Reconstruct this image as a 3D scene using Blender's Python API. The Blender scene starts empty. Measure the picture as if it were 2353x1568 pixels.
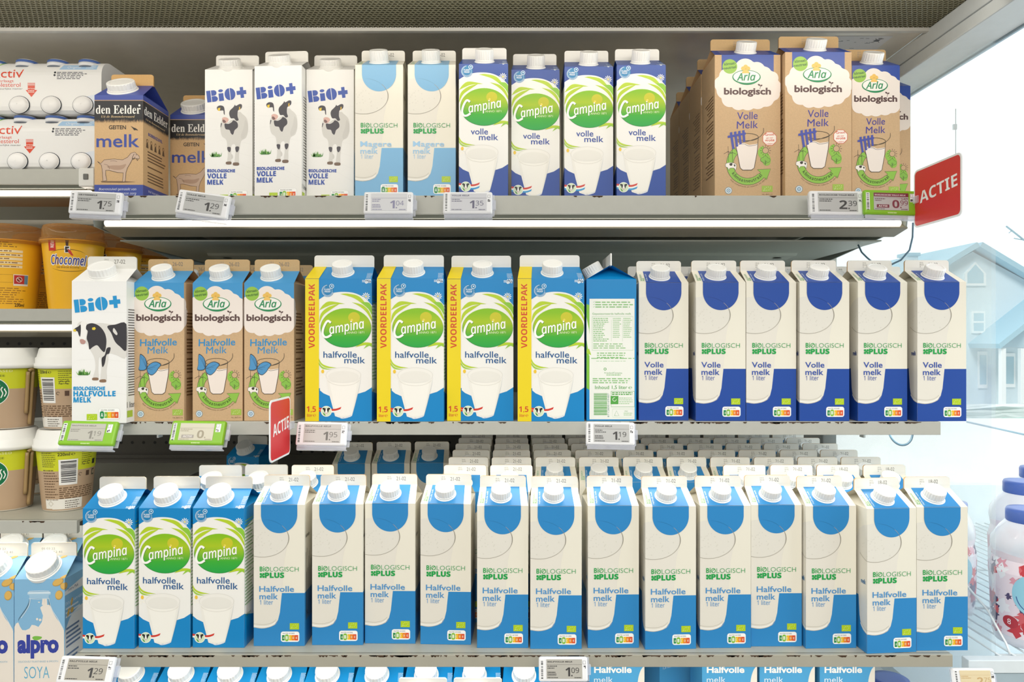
import bpy, bmesh, math, random
from mathutils import Vector, Matrix
from mathutils.geometry import tessellate_polygon

random.seed(7)
SC = bpy.context.scene
COL = SC.collection
PI = math.pi
F = 1620.0            # focal length in pixels of the 2353-wide frame
CX, CY = 1176.5, 784.0

# ------------------------------------------------------------------ basics
def lin(h):
    h = h.lstrip('#')
    out = []
    for i in (0, 2, 4):
        c = int(h[i:i+2], 16) / 255.0
        out.append(c / 12.92 if c <= 0.04045 else ((c + 0.055) / 1.055) ** 2.4)
    return out

_M = {}
def M(hexc, kind='paper'):
    key = hexc + kind
    if key in _M:
        return _M[key]
    m = bpy.data.materials.new(kind + '_' + hexc.lstrip('#'))
    m.use_nodes = True
    nt = m.node_tree
    b = nt.nodes['Principled BSDF']
    c = lin(hexc)
    b.inputs['Base Color'].default_value = (*c, 1)
    rough = {'paper': .38, 'kraft': .55, 'plastic': .33, 'metal': .42, 'matte': .8, 'gloss': .15, 'dark': .6, 'print': .38,
             'screen': .22, 'sheet': .30}.get(kind, .5)
    b.inputs['Roughness'].default_value = rough
    b.inputs['Specular IOR Level'].default_value = {'kraft': .35, 'matte': .2, 'dark': .3}.get(kind, .5)
    if kind == 'sheet':
        b.inputs['Metallic'].default_value = .3
    if kind in ('kraft', 'metal', 'sheet', 'dark', 'matte'):
        tc = nt.nodes.new('ShaderNodeTexCoord')
        n = nt.nodes.new('ShaderNodeTexNoise')
        n.inputs['Scale'].default_value = {'kraft': 700, 'metal': 60, 'sheet': 25, 'dark': 900, 'matte': 30}[kind]
        n.inputs['Detail'].default_value = 3
        nt.links.new(tc.outputs['Object'], n.inputs['Vector'])
        mx = nt.nodes.new('ShaderNodeMix'); mx.data_type = 'RGBA'
        amp = {'kraft': .12, 'metal': .05, 'sheet': .08, 'dark': .25, 'matte': .08}[kind]
        mx.inputs[6].default_value = (*[v * (1 - amp) for v in c], 1)
        mx.inputs[7].default_value = (*[min(1, v * (1 + amp)) for v in c], 1)
        nt.links.new(n.outputs['Fac'], mx.inputs[0])
        nt.links.new(mx.outputs[2], b.inputs['Base Color'])
    _M[key] = m
    return m

def emis(name, hexc, s):
    if name in _M: return _M[name]
    m = bpy.data.materials.new(name); m.use_nodes = True
    nt = m.node_tree
    b = nt.nodes['Principled BSDF']
    b.inputs['Base Color'].default_value = (*lin(hexc), 1)
    b.inputs['Emission Color'].default_value = (*lin(hexc), 1)
    b.inputs['Emission Strength'].default_value = s
    _M[name] = m
    return m

def clear(name, hexc, rough=.06, amount=.8):
    """clear moulded plastic / glass: mostly transparent, with a gloss"""
    if name in _M: return _M[name]
    m = bpy.data.materials.new(name); m.use_nodes = True
    nt = m.node_tree
    out = nt.nodes['Material Output']
    b = nt.nodes['Principled BSDF']
    b.inputs['Base Color'].default_value = (*lin(hexc), 1)
    b.inputs['Roughness'].default_value = rough
    t = nt.nodes.new('ShaderNodeBsdfTransparent')
    t.inputs['Color'].default_value = (*[1 - (1 - v) * .35 for v in lin(hexc)], 1)
    mx = nt.nodes.new('ShaderNodeMixShader')
    lw = nt.nodes.new('ShaderNodeLayerWeight'); lw.inputs['Blend'].default_value = .35
    mr = nt.nodes.new('ShaderNodeMapRange')
    mr.inputs['To Min'].default_value = 1 - amount
    mr.inputs['To Max'].default_value = min(1, 1 - amount + .5)
    nt.links.new(lw.outputs['Facing'], mr.inputs['Value'])
    nt.links.new(mr.outputs[0], mx.inputs['Fac'])
    nt.links.new(t.outputs[0], mx.inputs[1]); nt.links.new(b.outputs[0], mx.inputs[2])
    nt.links.new(mx.outputs[0], out.inputs['Surface'])
    _M[name] = m
    return m

def oval_green():
    """printed green oval of the dairy logo: yellow-green above, deep green below (a printed blend in the artwork)"""
    if 'oval' in _M: return _M['oval']
    m = bpy.data.materials.new('print_green_oval'); m.use_nodes = True
    nt = m.node_tree; b = nt.nodes['Principled BSDF']
    tc = nt.nodes.new('ShaderNodeTexCoord'); sp = nt.nodes.new('ShaderNodeSeparateXYZ')
    mr = nt.nodes.new('ShaderNodeMapRange')
    mr.inputs['From Min'].default_value = .100; mr.inputs['From Max'].default_value = .152
    r = nt.nodes.new('ShaderNodeValToRGB')
    e = r.color_ramp.elements
    e[0].position = 0; e[0].color = (*lin('#12a046'), 1)
    e[1].position = 1; e[1].color = (*lin('#86bd16'), 1)
    x = e.new(.35); x.color = (*lin('#3aab32'), 1)
    x = e.new(.75); x.color = (*lin('#a9c41c'), 1)
    nt.links.new(tc.outputs['Object'], sp.inputs[0]); nt.links.new(sp.outputs['Z'], mr.inputs['Value'])
    nt.links.new(mr.outputs[0], r.inputs[0]); nt.links.new(r.outputs[0], b.inputs['Base Color'])
    b.inputs['Roughness'].default_value = .38
    _M['oval'] = m
    return m

def getmat(c):
    if c == 'OVAL': return oval_green()
    if isinstance(c, str): return M(c)
    return c

class MB:
    """collects geometry with materials, links it as ONE mesh object"""
    def __init__(s):
        s.v = []; s.f = []; s.m = []; s.mats = []; s.sm = []
    def mi(s, mat):
        mat = getmat(mat)
        if mat not in s.mats: s.mats.append(mat)
        return s.mats.index(mat)
    def add(s, verts, faces, mat, smooth=False):
        o = len(s.v); i = s.mi(mat)
        s.v += [tuple(p) for p in verts]
        for f in faces:
            s.f.append(tuple(o + k for k in f)); s.m.append(i); s.sm.append(smooth)
    def box(s, x0, x1, y0, y1, z0, z1, mat):
        s.add([(x0,y0,z0),(x1,y0,z0),(x1,y1,z0),(x0,y1,z0),(x0,y0,z1),(x1,y0,z1),(x1,y1,z1),(x0,y1,z1)],
              [(0,3,2,1),(4,5,6,7),(0,1,5,4),(1,2,6,5),(2,3,7,6),(3,0,4,7)], mat)
    def bbox(s, x0, x1, y0, y1, z0, z1, mat, r=.002, seg=2):
        bm = bmesh.new(); bmesh.ops.create_cube(bm, size=1)
        for v in bm.verts:
            v.co = Vector(((x0+x1)/2 + v.co.x*(x1-x0), (y0+y1)/2 + v.co.y*(y1-y0), (z0+z1)/2 + v.co.z*(z1-z0)))
        bmesh.ops.bevel(bm, geom=bm.edges[:], offset=r, segments=seg, affect='EDGES', profile=.5)
        s.bm(bm, mat); bm.free()
    def bm(s, bm, mat, smooth=False):
        bm.verts.index_update()
        s.add([v.co[:] for v in bm.verts], [[v.index for v in f.verts] for f in bm.faces], mat, smooth)
    def prism(s, prof, x0, x1, mat, axis='x'):
        """profile list of 2D points extruded along an axis"""
        n = len(prof)
        def P(a, p):
            return (a, p[0], p[1]) if axis == 'x' else ((p[0], a, p[1]) if axis == 'y' else (p[0], p[1], a))
        s.add([P(x0, p) for p in prof] + [P(x1, p) for p in prof],
              [tuple(range(n))[::-1], tuple(range(n, 2*n))] + [(i, (i+1) % n, n+(i+1) % n, n+i) for i in range(n)], mat)
    def lathe(s, prof, mat, n=40, c=(0,0,0), smooth=True, mats=None, rip=0, closed=True):
        base = len(s.v)
        V = []
        for r, z in prof:
            for k in range(n):
                a = 2*PI*k/n
                V.append((c[0]+r*math.cos(a), c[1]+r*math.sin(a), c[2]+z))
        for j in range(len(prof)-1):
            fs = [(j*n+k, j*n+(k+1) % n, (j+1)*n+(k+1) % n, (j+1)*n+k) for k in range(n)]
            i = s.mi(mats[j] if mats else mat)
            for f in fs:
                s.f.append(tuple(base+q for q in f)); s.m.append(i); s.sm.append(smooth)
        s.v += V
        if closed:
            for j in (0, len(prof)-1):
                if prof[j][0] > 1e-6:
                    i = s.mi(mats[min(j, len(prof)-2)] if mats else mat)
                    f = [base+j*n+k for k in range(n)]
                    s.f.append(tuple(f if j else f[::-1])); s.m.append(i); s.sm.append(False)
    def tube(s, pts, r, mat, n=8):
        pts = [Vector(p) for p in pts]
        V = []
        for i, p in enumerate(pts):
            d = (pts[min(i+1, len(pts)-1)] - pts[max(i-1, 0)]).normalized()
            a = d.orthogonal().normalized() if i == 0 else (a - d*a.dot(d)).normalized()
            b = d.cross(a)
            V += [p + (a*math.cos(2*PI*k/n) + b*math.sin(2*PI*k/n))*r for k in range(n)]
        Fs = [(i*n+k, i*n+(k+1) % n, (i+1)*n+(k+1) % n, (i+1)*n+k) for i in range(len(pts)-1) for k in range(n)]
        Fs += [tuple(range(n))[::-1], tuple((len(pts)-1)*n+k for k in range(n))]
        s.add(V, Fs, mat, True)
    def mesh(s, name):
        me = bpy.data.meshes.new(name)
        me.from_pydata(s.v, [], s.f)
        for m in s.mats: me.materials.append(m)
        me.polygons.foreach_set('material_index', s.m)
        me.polygons.foreach_set('use_smooth', s.sm)
        me.update()
        return me
    def build(s, name, parent=None):
        return obj(name, s.mesh(name), parent)

def obj(name, me, parent=None):
    o = bpy.data.objects.new(name, me); COL.objects.link(o)
    if parent: o.parent = parent
    return o

def tag(o, label, cat, group=None, kind=None):
    o['label'] = label; o['category'] = cat
    if group: o['group'] = group
    if kind: o['kind'] = kind
    return o

def thing(name, label, cat, loc=(0,0,0), rz=0, group=None):
    o = bpy.data.objects.new(name, None); COL.objects.link(o)
    o.empty_display_size = .02
    o.location = loc; o.rotation_euler = (0, 0, rz)
    return tag(o, label, cat, group)

def struct(name, mb, label=None):
    o = mb.build(name); o['kind'] = 'structure'
    if label: o['label'] = label
    return o

# ------------------------------------------------------------------ lettering and flat artwork (millimetres on an unrolled surface)
def style(s, st):
    T = {'bold': (0x1D5D4, 0x1D5EE, 0x1D7EC), 'serif': (0x1D400, 0x1D41A, 0x1D7CE), 'script': (0x1D4D0, 0x1D4EA, None),
         'bital': (0x1D63C, 0x1D656, 0x1D7EC), 'sans': (0x1D5A0, 0x1D5BA, 0x1D7E2), 'ital': (0x1D608, 0x1D622, 0x1D7E2),
         'sbi': (0x1D468, 0x1D482, 0x1D7CE), 'mono': (0x1D670, 0x1D68A, 0x1D7F6)}
    if st not in T: return s
    A, a, d = T[st]; o = ''
    for ch in s:
        if 'A' <= ch <= 'Z': o += chr(A + ord(ch) - 65)
        elif 'a' <= ch <= 'z': o += chr(a + ord(ch) - 97)
        elif ch.isdigit() and d: o += chr(d + ord(ch) - 48)
        else: o += ch
    return o

_T = {}
def glyphs(s, st=None, off=0):
    key = (s, st, off)
    if key in _T: return _T[key]
    c = bpy.data.curves.new('lettering', 'FONT'); c.body = style(s, st); c.size = 1; c.resolution_u = 3; c.offset = off
    o = bpy.data.objects.new('lettering', c); COL.objects.link(o)
    dg = bpy.context.evaluated_depsgraph_get(); dg.update()
    me = bpy.data.meshes.new_from_object(o.evaluated_get(dg))
    V = [(v.co.x, v.co.y) for v in me.vertices]; Fs = [tuple(p.vertices) for p in me.polygons]
    bpy.data.objects.remove(o); bpy.data.curves.remove(c); bpy.data.meshes.remove(me)
    _T[key] = (V, Fs)
    return _T[key]

class Art:
    """flat printed artwork: polygons with a colour and a print layer"""
    def __init__(s, T=None):
        s.items = []; s.T = T or (lambda x, y: (x, y))
    def raw(s, V, Fs, c, l): s.items.append((V, Fs, c, l))
    def poly(s, pts, c, l, T=True):
        P = [s.T(*p) if T else p for p in pts]
        tr = tessellate_polygon([[Vector((a, b, 0)) for a, b in P]])
        s.raw(P, [tuple(t) for t in tr], c, l)
    def rect(s, x0, y0, x1, y1, c, l):
        s.poly([(x0,y0),(x1,y0),(x1,y1),(x0,y1)], c, l)
    def rrect(s, x0, y0, x1, y1, r, c, l):
        x0, x1 = min(x0,x1), max(x0,x1); y0, y1 = min(y0,y1), max(y0,y1)
        P = []
        for cx, cy, a0 in ((x1-r,y1-r,0),(x0+r,y1-r,90),(x0+r,y0+r,180),(x1-r,y0+r,270)):
            for k in range(6):
                a = math.radians(a0 + 18*k); P.append((cx+r*math.cos(a), cy+r*math.sin(a)))
        s.poly(P, c, l)
    def ell(s, cx, cy, rx, ry, c, l, n=36, a0=0, a1=360, rot=0):
        P = []
        full = abs(a1-a0) >= 360
        cr, sr = math.cos(math.radians(rot)), math.sin(math.radians(rot))
        for k in range(n if full else n+1):
            a = math.radians(a0 + (a1-a0)*k/n)
            x, y = rx*math.cos(a), ry*math.sin(a)
            P.append((cx + x*cr - y*sr, cy + x*sr + y*cr))
        s.poly(P, c, l)
    def stroke(s, pts, w, c, l, taper=False, T=True):
        """line of width w (mm) along points; tapered lines end in points like a brush stroke"""
        P = [Vector(s.T(*p)) if T else Vector(p) for p in pts]
        n = len(P); V = []
        for i, p in enumerate(P):
            d = (P[min(i+1,n-1)] - P[max(i-1,0)])
            d = d.normalized() if d.length > 1e-9 else Vector((1,0))
            nrm = Vector((-d.y, d.x))
            ww = w
            if taper: ww = w*max(.04, math.sin(PI*(i/(n-1))))
            V += [tuple(p + nrm*ww/2), tuple(p - nrm*ww/2)]
        s.raw(V, [(2*i, 2*i+1, 2*i+3, 2*i+2) for i in range(n-1)], c, l)
    def arc(s, cx, cy, rx, ry, a0, a1, w, c, l, n=28, taper=False):
        s.stroke([(cx+rx*math.cos(math.radians(a0+(a1-a0)*k/n)), cy+ry*math.sin(math.radians(a0+(a1-a0)*k/n))) for k in range(n+1)], w, c, l, taper)
    def spline(s, pts, w, c, l, taper=False, n=8):
        s.stroke(smooth(pts, n), w, c, l, taper)
    def blob(s, pts, c, l, n=4):
        s.poly(smooth(pts, n, True), c, l)
    def text(s, txt, x0, y, x1=None, h=None, c='#000000', l=5, st=None, off=0, rot=0, shear=0, hx=None, center=None, T=True):
        """lettering from x0 to x1 on baseline y (both through T), cap height h in mm; rot in degrees"""
        V, Fs = glyphs(txt, st, off)
        if not V: return
        a, b = s.T(x0, y) if T else (x0, y)
        mnx = min(p[0] for p in V); mxx = max(p[0] for p in V)
        if x1 is not None:
            wid = (s.T(x1, y)[0] - a) if T else x1 - x0
            if rot in (90, -90, 270): wid = abs(wid)
            sx = wid/(mxx-mnx)
        sy = h/.69 if h else sx
        if x1 is None: sx = sy*(hx or 1)
        r = math.radians(rot); cr, sr = math.cos(r), math.sin(r)
        off0 = -(mxx-mnx)*sx/2 if center else 0
        W = []
        for (px, py) in V:
            X = (px-mnx)*sx + off0 + shear*py*sy; Y = py*sy
            W.append((a + X*cr - Y*sr, b + X*sr + Y*cr))
        s.raw(W, Fs, c, l)
    def textarc(s, txt, cx, cy, r, a0, a1, h, c, l, st=None, off=0, inside=False):
        """letters set one by one along an arc (centre and radius in mm); inside=True reads along the bottom of a circle"""
        G = [glyphs(ch, st, off) if ch != ' ' else ([], []) for ch in txt]
        wd = [(max(p[0] for p in V)-min(p[0] for p in V)+.09) if V else .3 for V, _ in G]
        tot = sum(wd); acc = 0
        for (V, Fs), wi in zip(G, wd):
            a = math.radians(a0 + (a1-a0)*(acc+wi/2)/tot); acc += wi
            if not V: continue
            sc = h/.69
            w2 = (min(p[0] for p in V)+max(p[0] for p in V))/2
            t = a + PI/2 if inside else a - PI/2
            ct, sn = math.cos(t), math.sin(t)
            bx, by = cx+r*math.cos(a), cy+r*math.sin(a)
            s.raw([(bx + (p[0]-w2)*sc*ct - p[1]*sc*sn, by + (p[0]-w2)*sc*sn + p[1]*sc*ct) for p in V], Fs, c, l)
    def lines(s, x0, y0, x1, n, dy, h, c, l, seed=1, ragged=.3):
        """rows of fine print too small to read: broken bars"""
        R = random.Random(seed)
        if s.T(0, 1)[1] < s.T(0, 0)[1]: dy, h = -dy, -h
        for i in range(n):
            x = x0; end = x1 - (x1-x0)*R.random()*ragged
            while x < end:
                w = (x1-x0)*(.05+.12*R.random())
                s.rect(x, y0-i*dy, min(x+w, end), y0-i*dy-h, c, l)
                x += w + (x1-x0)*.03
    def merge(s, o, du=0, dv=0, su=1, sv=1, dl=0, u0=None, u1=None):
        for V, Fs, c, l in o.items:
            W = [(x*su+du, y*sv+dv) for x, y in V]
            s.items.append((W, Fs, c, l+dl, u0, u1) if u0 is not None or u1 is not None else (W, Fs, c, l+dl))

def smooth(pts, n=8, closed=False):
    """Catmull-Rom through points"""
    m = len(pts); out = []
    rng = range(m) if closed else range(m-1)
    for i in rng:
        g = (lambda k: pts[k % m]) if closed else (lambda k: pts[max(0, min(m-1, k))])
        p0, p1, p2, p3 = g(i-1), g(i), g(i+1), g(i+2)
        for k in range(n):
            t = k/n
            out.append(tuple(.5*((2*p1[q]) + (-p0[q]+p2[q])*t + (2*p0[q]-5*p1[q]+4*p2[q]-p3[q])*t*t + (-p0[q]+3*p1[q]-3*p2[q]+p3[q])*t**3) for q in (0, 1)))
    if not closed: out.append(tuple(pts[-1]))
    return out

def cloud(circles, cx, cy, n=110):
    """outline of a union of circles, star-shaped about (cx, cy)"""
    P = []
    for k in range(n):
        a = 2*PI*k/n; dx, dy = math.cos(a), math.sin(a); best = 0
        for x, y, r in circles:
            ox, oy = cx-x, cy-y
            b = ox*dx+oy*dy; c = ox*ox+oy*oy-r*r; D = b*b-c
            if D > 0:
                t = -b+math.sqrt(D)
                if t > best: best = t
        P.append((cx+dx*best, cy+dy*best))
    return P

def lay(mb, art, cutu, cutv, mapf, clip=None, keep=None, layer=3e-5, base=6e-5):
    """lay artwork (mm) on a surface: cut it along the fold lines, drop what lies outside, bend it over"""
    for it in art.items:
        V, Fs, c, l = it[:4]
        u0, u1 = (it[4], it[5]) if len(it) > 4 else (None, None)
        xs = [p[0] for p in V]; ys = [p[1] for p in V]
        bm = bmesh.new()
        vs = [bm.verts.new((x, y, 0)) for x, y in V]
        for f in Fs:
            try: bm.faces.new([vs[i] for i in f])
            except ValueError: pass
        def cut(co, no, outer=False):
            bmesh.ops.bisect_plane(bm, geom=bm.verts[:]+bm.edges[:]+bm.faces[:], plane_co=co, plane_no=no, clear_outer=outer)
        if clip:
            a, b, cc, d = clip
            if u0 is not None: a = max(a, u0)
            if u1 is not None: b = min(b, u1)
            if min(xs) < a: cut((a,0,0), (-1,0,0), True)
            if max(xs) > b: cut((b,0,0), (1,0,0), True)
            if min(ys) < cc: cut((0,cc,0), (0,-1,0), True)
            if max(ys) > d: cut((0,d,0), (0,1,0), True)
        for q in cutu:
            if min(xs) < q < max(xs): cut((q,0,0), (1,0,0))
        for q in cutv:
            if min(ys) < q < max(ys): cut((0,q,0), (0,1,0))
        if keep:
            dead = [f for f in bm.faces if not keep(*f.calc_center_median()[:2])]
            if dead: bmesh.ops.delete(bm, geom=dead, context='FACES')
        for f in bm.faces:
            if f.normal.z < 0: f.normal_flip()
        # vertices on a fold belong to both sides, so map face by face
        VV = []; FF = []
        for f in bm.faces:
            cm = f.calc_center_median(); o = len(VV)
            for v in f.verts: VV.append(mapf(v.co.x, v.co.y, base + l*layer, cm.x, cm.y))
            FF.append(tuple(range(o, o+len(f.verts))))
        bm.free()
        if FF: mb.add(VV, FF, c)

# ------------------------------------------------------------------ gable-top cartons
WHITE = '#f1efe9'
class Design: pass

def cap_mesh(r, h, tall=True, hexc='#f4f3ef'):
    mb = MB(); n = 96
    def ring(rad, z, rib):
        return [((rad + (rib if (k//2) % 2 else 0))*math.cos(2*PI*k/n), (rad + (rib if (k//2) % 2 else 0))*math.sin(2*PI*k/n), z) for k in range(n)]
    rib = -.0005
    prof = [(r*1.12, -.004, 0), (r*1.12, .0008, 0), (r*1.03, .0014, 0), (r*1.03, .0034, 0), (r*.985, .0036, 0), (r*.985, .0042, 0), (r, .0044, rib), (r, h-.0018, rib), (r*.975, h-.0006, 0), (r*.92, h, 0), (r*.75, h, 0), (r*.72, h-.0004, 0), (.0008, h-.0004, 0)]
    V = []
    for p in prof: V += ring(*p)
    Fs = [(j*n+k, j*n+(k+1) % n, (j+1)*n+(k+1) % n, (j+1)*n+k) for j in range(len(prof)-1) for k in range(n)]
    Fs.append(tuple((len(prof)-1)*n+k for k in range(n)))
    mb.add(V, Fs, M(hexc, 'plastic'))
    return mb.mesh('screw_cap')

def carton(name, w, d, H, h, fin, art, front, side=None, roof=None, finc=WHITE, gusset=None, back=None, cap=(14, 15), capu=0, capt=.5,
           kind='paper', finedge='#cfae82', finart=None, taper=.93, date=None):
    """one carton kind: body with folded gable roof, top seal, screw cap"""
    D = Design(); D.name = name; D.w, D.d, D.H, D.h, D.fin = w/1e3, d/1e3, H/1e3, h/1e3, fin/1e3
    side = side or front; roof = roof or front; gusset = gusset or side; back = back or front
    S = math.hypot(d/2-1.2, h)
    k = 1e-3
    wf = w/2*taper
    mb = MB()
    mt = lambda c: M(c, kind)
    x, y = w/2*k, d/2*k
    Hz, Rz = H*k, (H+h)*k
    A = [(-x,-y,0),(x,-y,0),(x,y,0),(-x,y,0),(-x,-y,Hz),(x,-y,Hz),(x,y,Hz),(-x,y,Hz)]
    mb.add(A, [(0,3,2,1)], mt(side)); mb.add(A, [(0,1,5,4)], mt(front)); mb.add(A, [(2,3,7,6)], mt(back)); mb.add(A, [(1,2,6,5),(3,0,4,7)], mt(side))
    e = .0012; X = wf*k
    R = [(-x,-y,Hz),(x,-y,Hz),(X,-e,Rz),(-X,-e,Rz)]
    mb.add(R, [(0,1,2,3)], mt(roof))
    mb.add([(-x,y,Hz),(x,y,Hz),(X,e,Rz),(-X,e,Rz)], [(1,0,3,2)], mt(roof))
    ins = d*.40*k
    for sgn in (-1, 1):
        ap = (sgn*(X-ins), 0, Rz-.0015)
        G = [(sgn*x,-y,Hz),(sgn*x,y,Hz),ap,(sgn*X,-e,Rz),(sgn*X,e,Rz)]
        fl = lambda f: f if sgn > 0 else f[::-1]
        mb.add(G, [fl((0,1,2))], mt(gusset)); mb.add(G, [fl((0,2,3)), fl((2,1,4))], mt(gusset))
    def mapf(u, v, o, cu, cv):
        if cu > w/2: return (x+o, -y+(u-w/2)*k, v*k)
        if cu < -w/2: return (-x-o, -y+(-w/2-u)*k, v*k)
        if cv <= H: return (u*k, -y-o, v*k)
        t = min(1, (v-H)/S)
        sl = Vector((0, -(h), (d/2-1.2))).normalized()
        return (u*k*(1-(1-taper)*t), -y+t*(y-e)+sl.y*o, Hz+t*h*k+sl.z*o)
    lay(mb, art, (-w/2, w/2), (H,), mapf, clip=(-w/2-d, w/2+d, 0, H+S), keep=lambda cu, cv: abs(cu) <= w/2 or cv <= H)
    D.body = mb.mesh('carton_body')
    # top seal
    fb = MB(); n = 6; rr = 4.0
    P = [(-wf, H+h-1.0), (wf, H+h-1.0)]
    for cxx, a0 in ((wf-rr, 0), (-wf+rr, 90)):
        for q in range(n+1):
            a = math.radians(a0+90*q/n); P.append((cxx+rr*math.cos(a), H+h+fin-rr+rr*math.sin(a)))
    m_ = len(P)
    Vf = [(p[0]*k, -e, p[1]*k) for p in P]; Vb = [(p[0]*k, e, p[1]*k) for p in P]
    fb.add(Vf+Vb, [tuple(range(m_))], mt(finc)); fb.add(Vf+Vb, [tuple(range(2*m_-1, m_-1, -1))], mt(finc))
    fb.add(Vf+Vb, [(q, m_+q, m_+(q+1) % m_, (q+1) % m_) for q in range(m_)], mt(finedge))
    fa = finart or Art()
    # crimp lines pressed along the seal and the use-by print
    for q in range(3):
        fa.rect(-wf+2, 2.2+q*1.1, wf-2, 2.35+q*1.1, darker(finc, .93), 0)
    if date:
        fa.text(date, 2.5, fin*.42, x1=None, h=fin*.34, c='#77736c', l=1, hx=.8, T=False)
        for q in range(3):
            fa.text(('1915', '00:42', 'A')[q], -10.5, fin*.68-q*fin*.18, h=fin*.13, c='#8f8b84', l=1, T=False)
    lay(fb, fa, (), (), lambda u, v, o, cu, cv: (u*k, -e-o, (H+h+v)*k), clip=(-wf, wf, 0, fin))
    D.seal = fb.mesh('top_seal')
    D.cap = cap_mesh(cap[0]*k, cap[1]*k) if cap else None
    ang = math.atan2(h, d/2-1.2)
    D.capm = Matrix.Translation((capu*k, -y+capt*(y-e), Hz+capt*h*k)) @ Matrix.Rotation(ang, 4, 'X')
    return D

def darker(hexc, f):
    h = hexc.lstrip('#')
    return '#' + ''.join('%02x' % max(0, min(255, int(int(h[i:i+2], 16)*f))) for i in (0, 2, 4))

def place(D, x, y, z, rz, label, group, cat='carton', name='milk_carton', s=1.0, tilt=0):
    t = thing(name, label, cat, (x, y, z), rz, group)
    t.rotation_euler = (tilt, 0, rz)
    t.scale = (s, s, s)
    obj('carton_body', D.body, t); obj('top_seal', D.seal, t)
    if D.cap:
        c = obj('screw_cap', D.cap, t); c.matrix_local = D.capm
    return t

def at(px, Y, y):  # point at depth y seen at pixel (px, Y)
    return ((px-CX)*y/F, y, (CY-Y)*y/F)

def stand(D, l, r, y, z, label, group, rz=0, s=None, **k):
    """stand a carton with its front face between pixel columns l and r at depth y of the front face"""
    xc = ((l+r)/2-CX)*y/F
    s = s or 1.0
    dx, dy = -math.sin(rz)*D.d/2*s, math.cos(rz)*D.d/2*s
    return place(D, xc+dx, y+dy, z, rz, label, group, s=s, **k)

# ------------------------------------------------------------------ marks that recur on the packs (millimetres)
def plain(fn):
    def f(a, *p, **k):
        T, a.T = a.T, (lambda x, y: (x, y)); fn(a, *p, **k); a.T = T
    return f

@plain
def nutri(a, x, y, w, best, edge='#c9c9c9'):
    """five-colour score panel, lower left corner x, y, width w"""
    h = w*.55
    a.rrect(x-.2, y-.2, x+w+.2, y+h+.2, w*.12+.2, edge, 6)
    a.rrect(x, y, x+w, y+h, w*.12, '#fbfbf9', 7)
    a.text('NUTRI-SCORE', x+w*.1, y+h*.76, x1=x+w*.74, h=h*.13, c='#8b8b8b', l=8, st='bold', T=False)
    cols = ['#1f8a4d', '#86bd3a', '#f3c11b', '#ee8426', '#e1512a']
    bw = w*.88/5
    for i, c in enumerate(cols):
        x0 = x+w*.06+i*bw
        a.rect(x0, y+h*.12, x0+bw+.02, y+h*.66, c, 8)
        if i != best:
            a.text('ABCDE'[i], x0+bw*.3, y+h*.28, x1=x0+bw*.7, h=h*.2, c='#e9e2c8', l=9, st='bold', T=False)
    x0 = x+w*.06+best*bw
    a.rrect(x0-bw*.2, y+h*.02, x0+bw*1.2, y+h*.78, bw*.55, '#fbfbf9', 10)
    a.rrect(x0-bw*.08, y+h*.06, x0+bw*1.08, y+h*.74, bw*.5, cols[best], 11)
    a.text('ABCDE'[best], x0+bw*.22, y+h*.24, x1=x0+bw*.78, h=h*.32, c='#ffffff', l=12, st='bold', T=False)

@plain
def eurleaf(a, x, y, w, h, c='#b3cf22'):
    """small green panel with a leaf drawn in white dots"""
    a.rect(x, y, x+w, y+h, c, 7)
    L = [(.22,.34),(.28,.56),(.42,.72),(.6,.78),(.8,.74),(.78,.5),(.66,.3),(.46,.24),(.3,.26),(.16,.2)]
    for (u, v) in L: a.ell(x+u*w, y+v*h, w*.028, w*.028, '#f2f6d8', 8, n=6)

@plain
def mini_clover(a, x, y, s, c, l=7):
    for i in (0, 1):
        for j in (0, 1):
            a.rrect(x+i*s*.53, y+j*s*.53, x+i*s*.53+s*.45, y+j*s*.53+s*.45, s*.16, c, l)
    a.rrect(x+s*.36, y+s*.36, x+s*.64, y+s*.64, s*.05, c, l+1)

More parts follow.
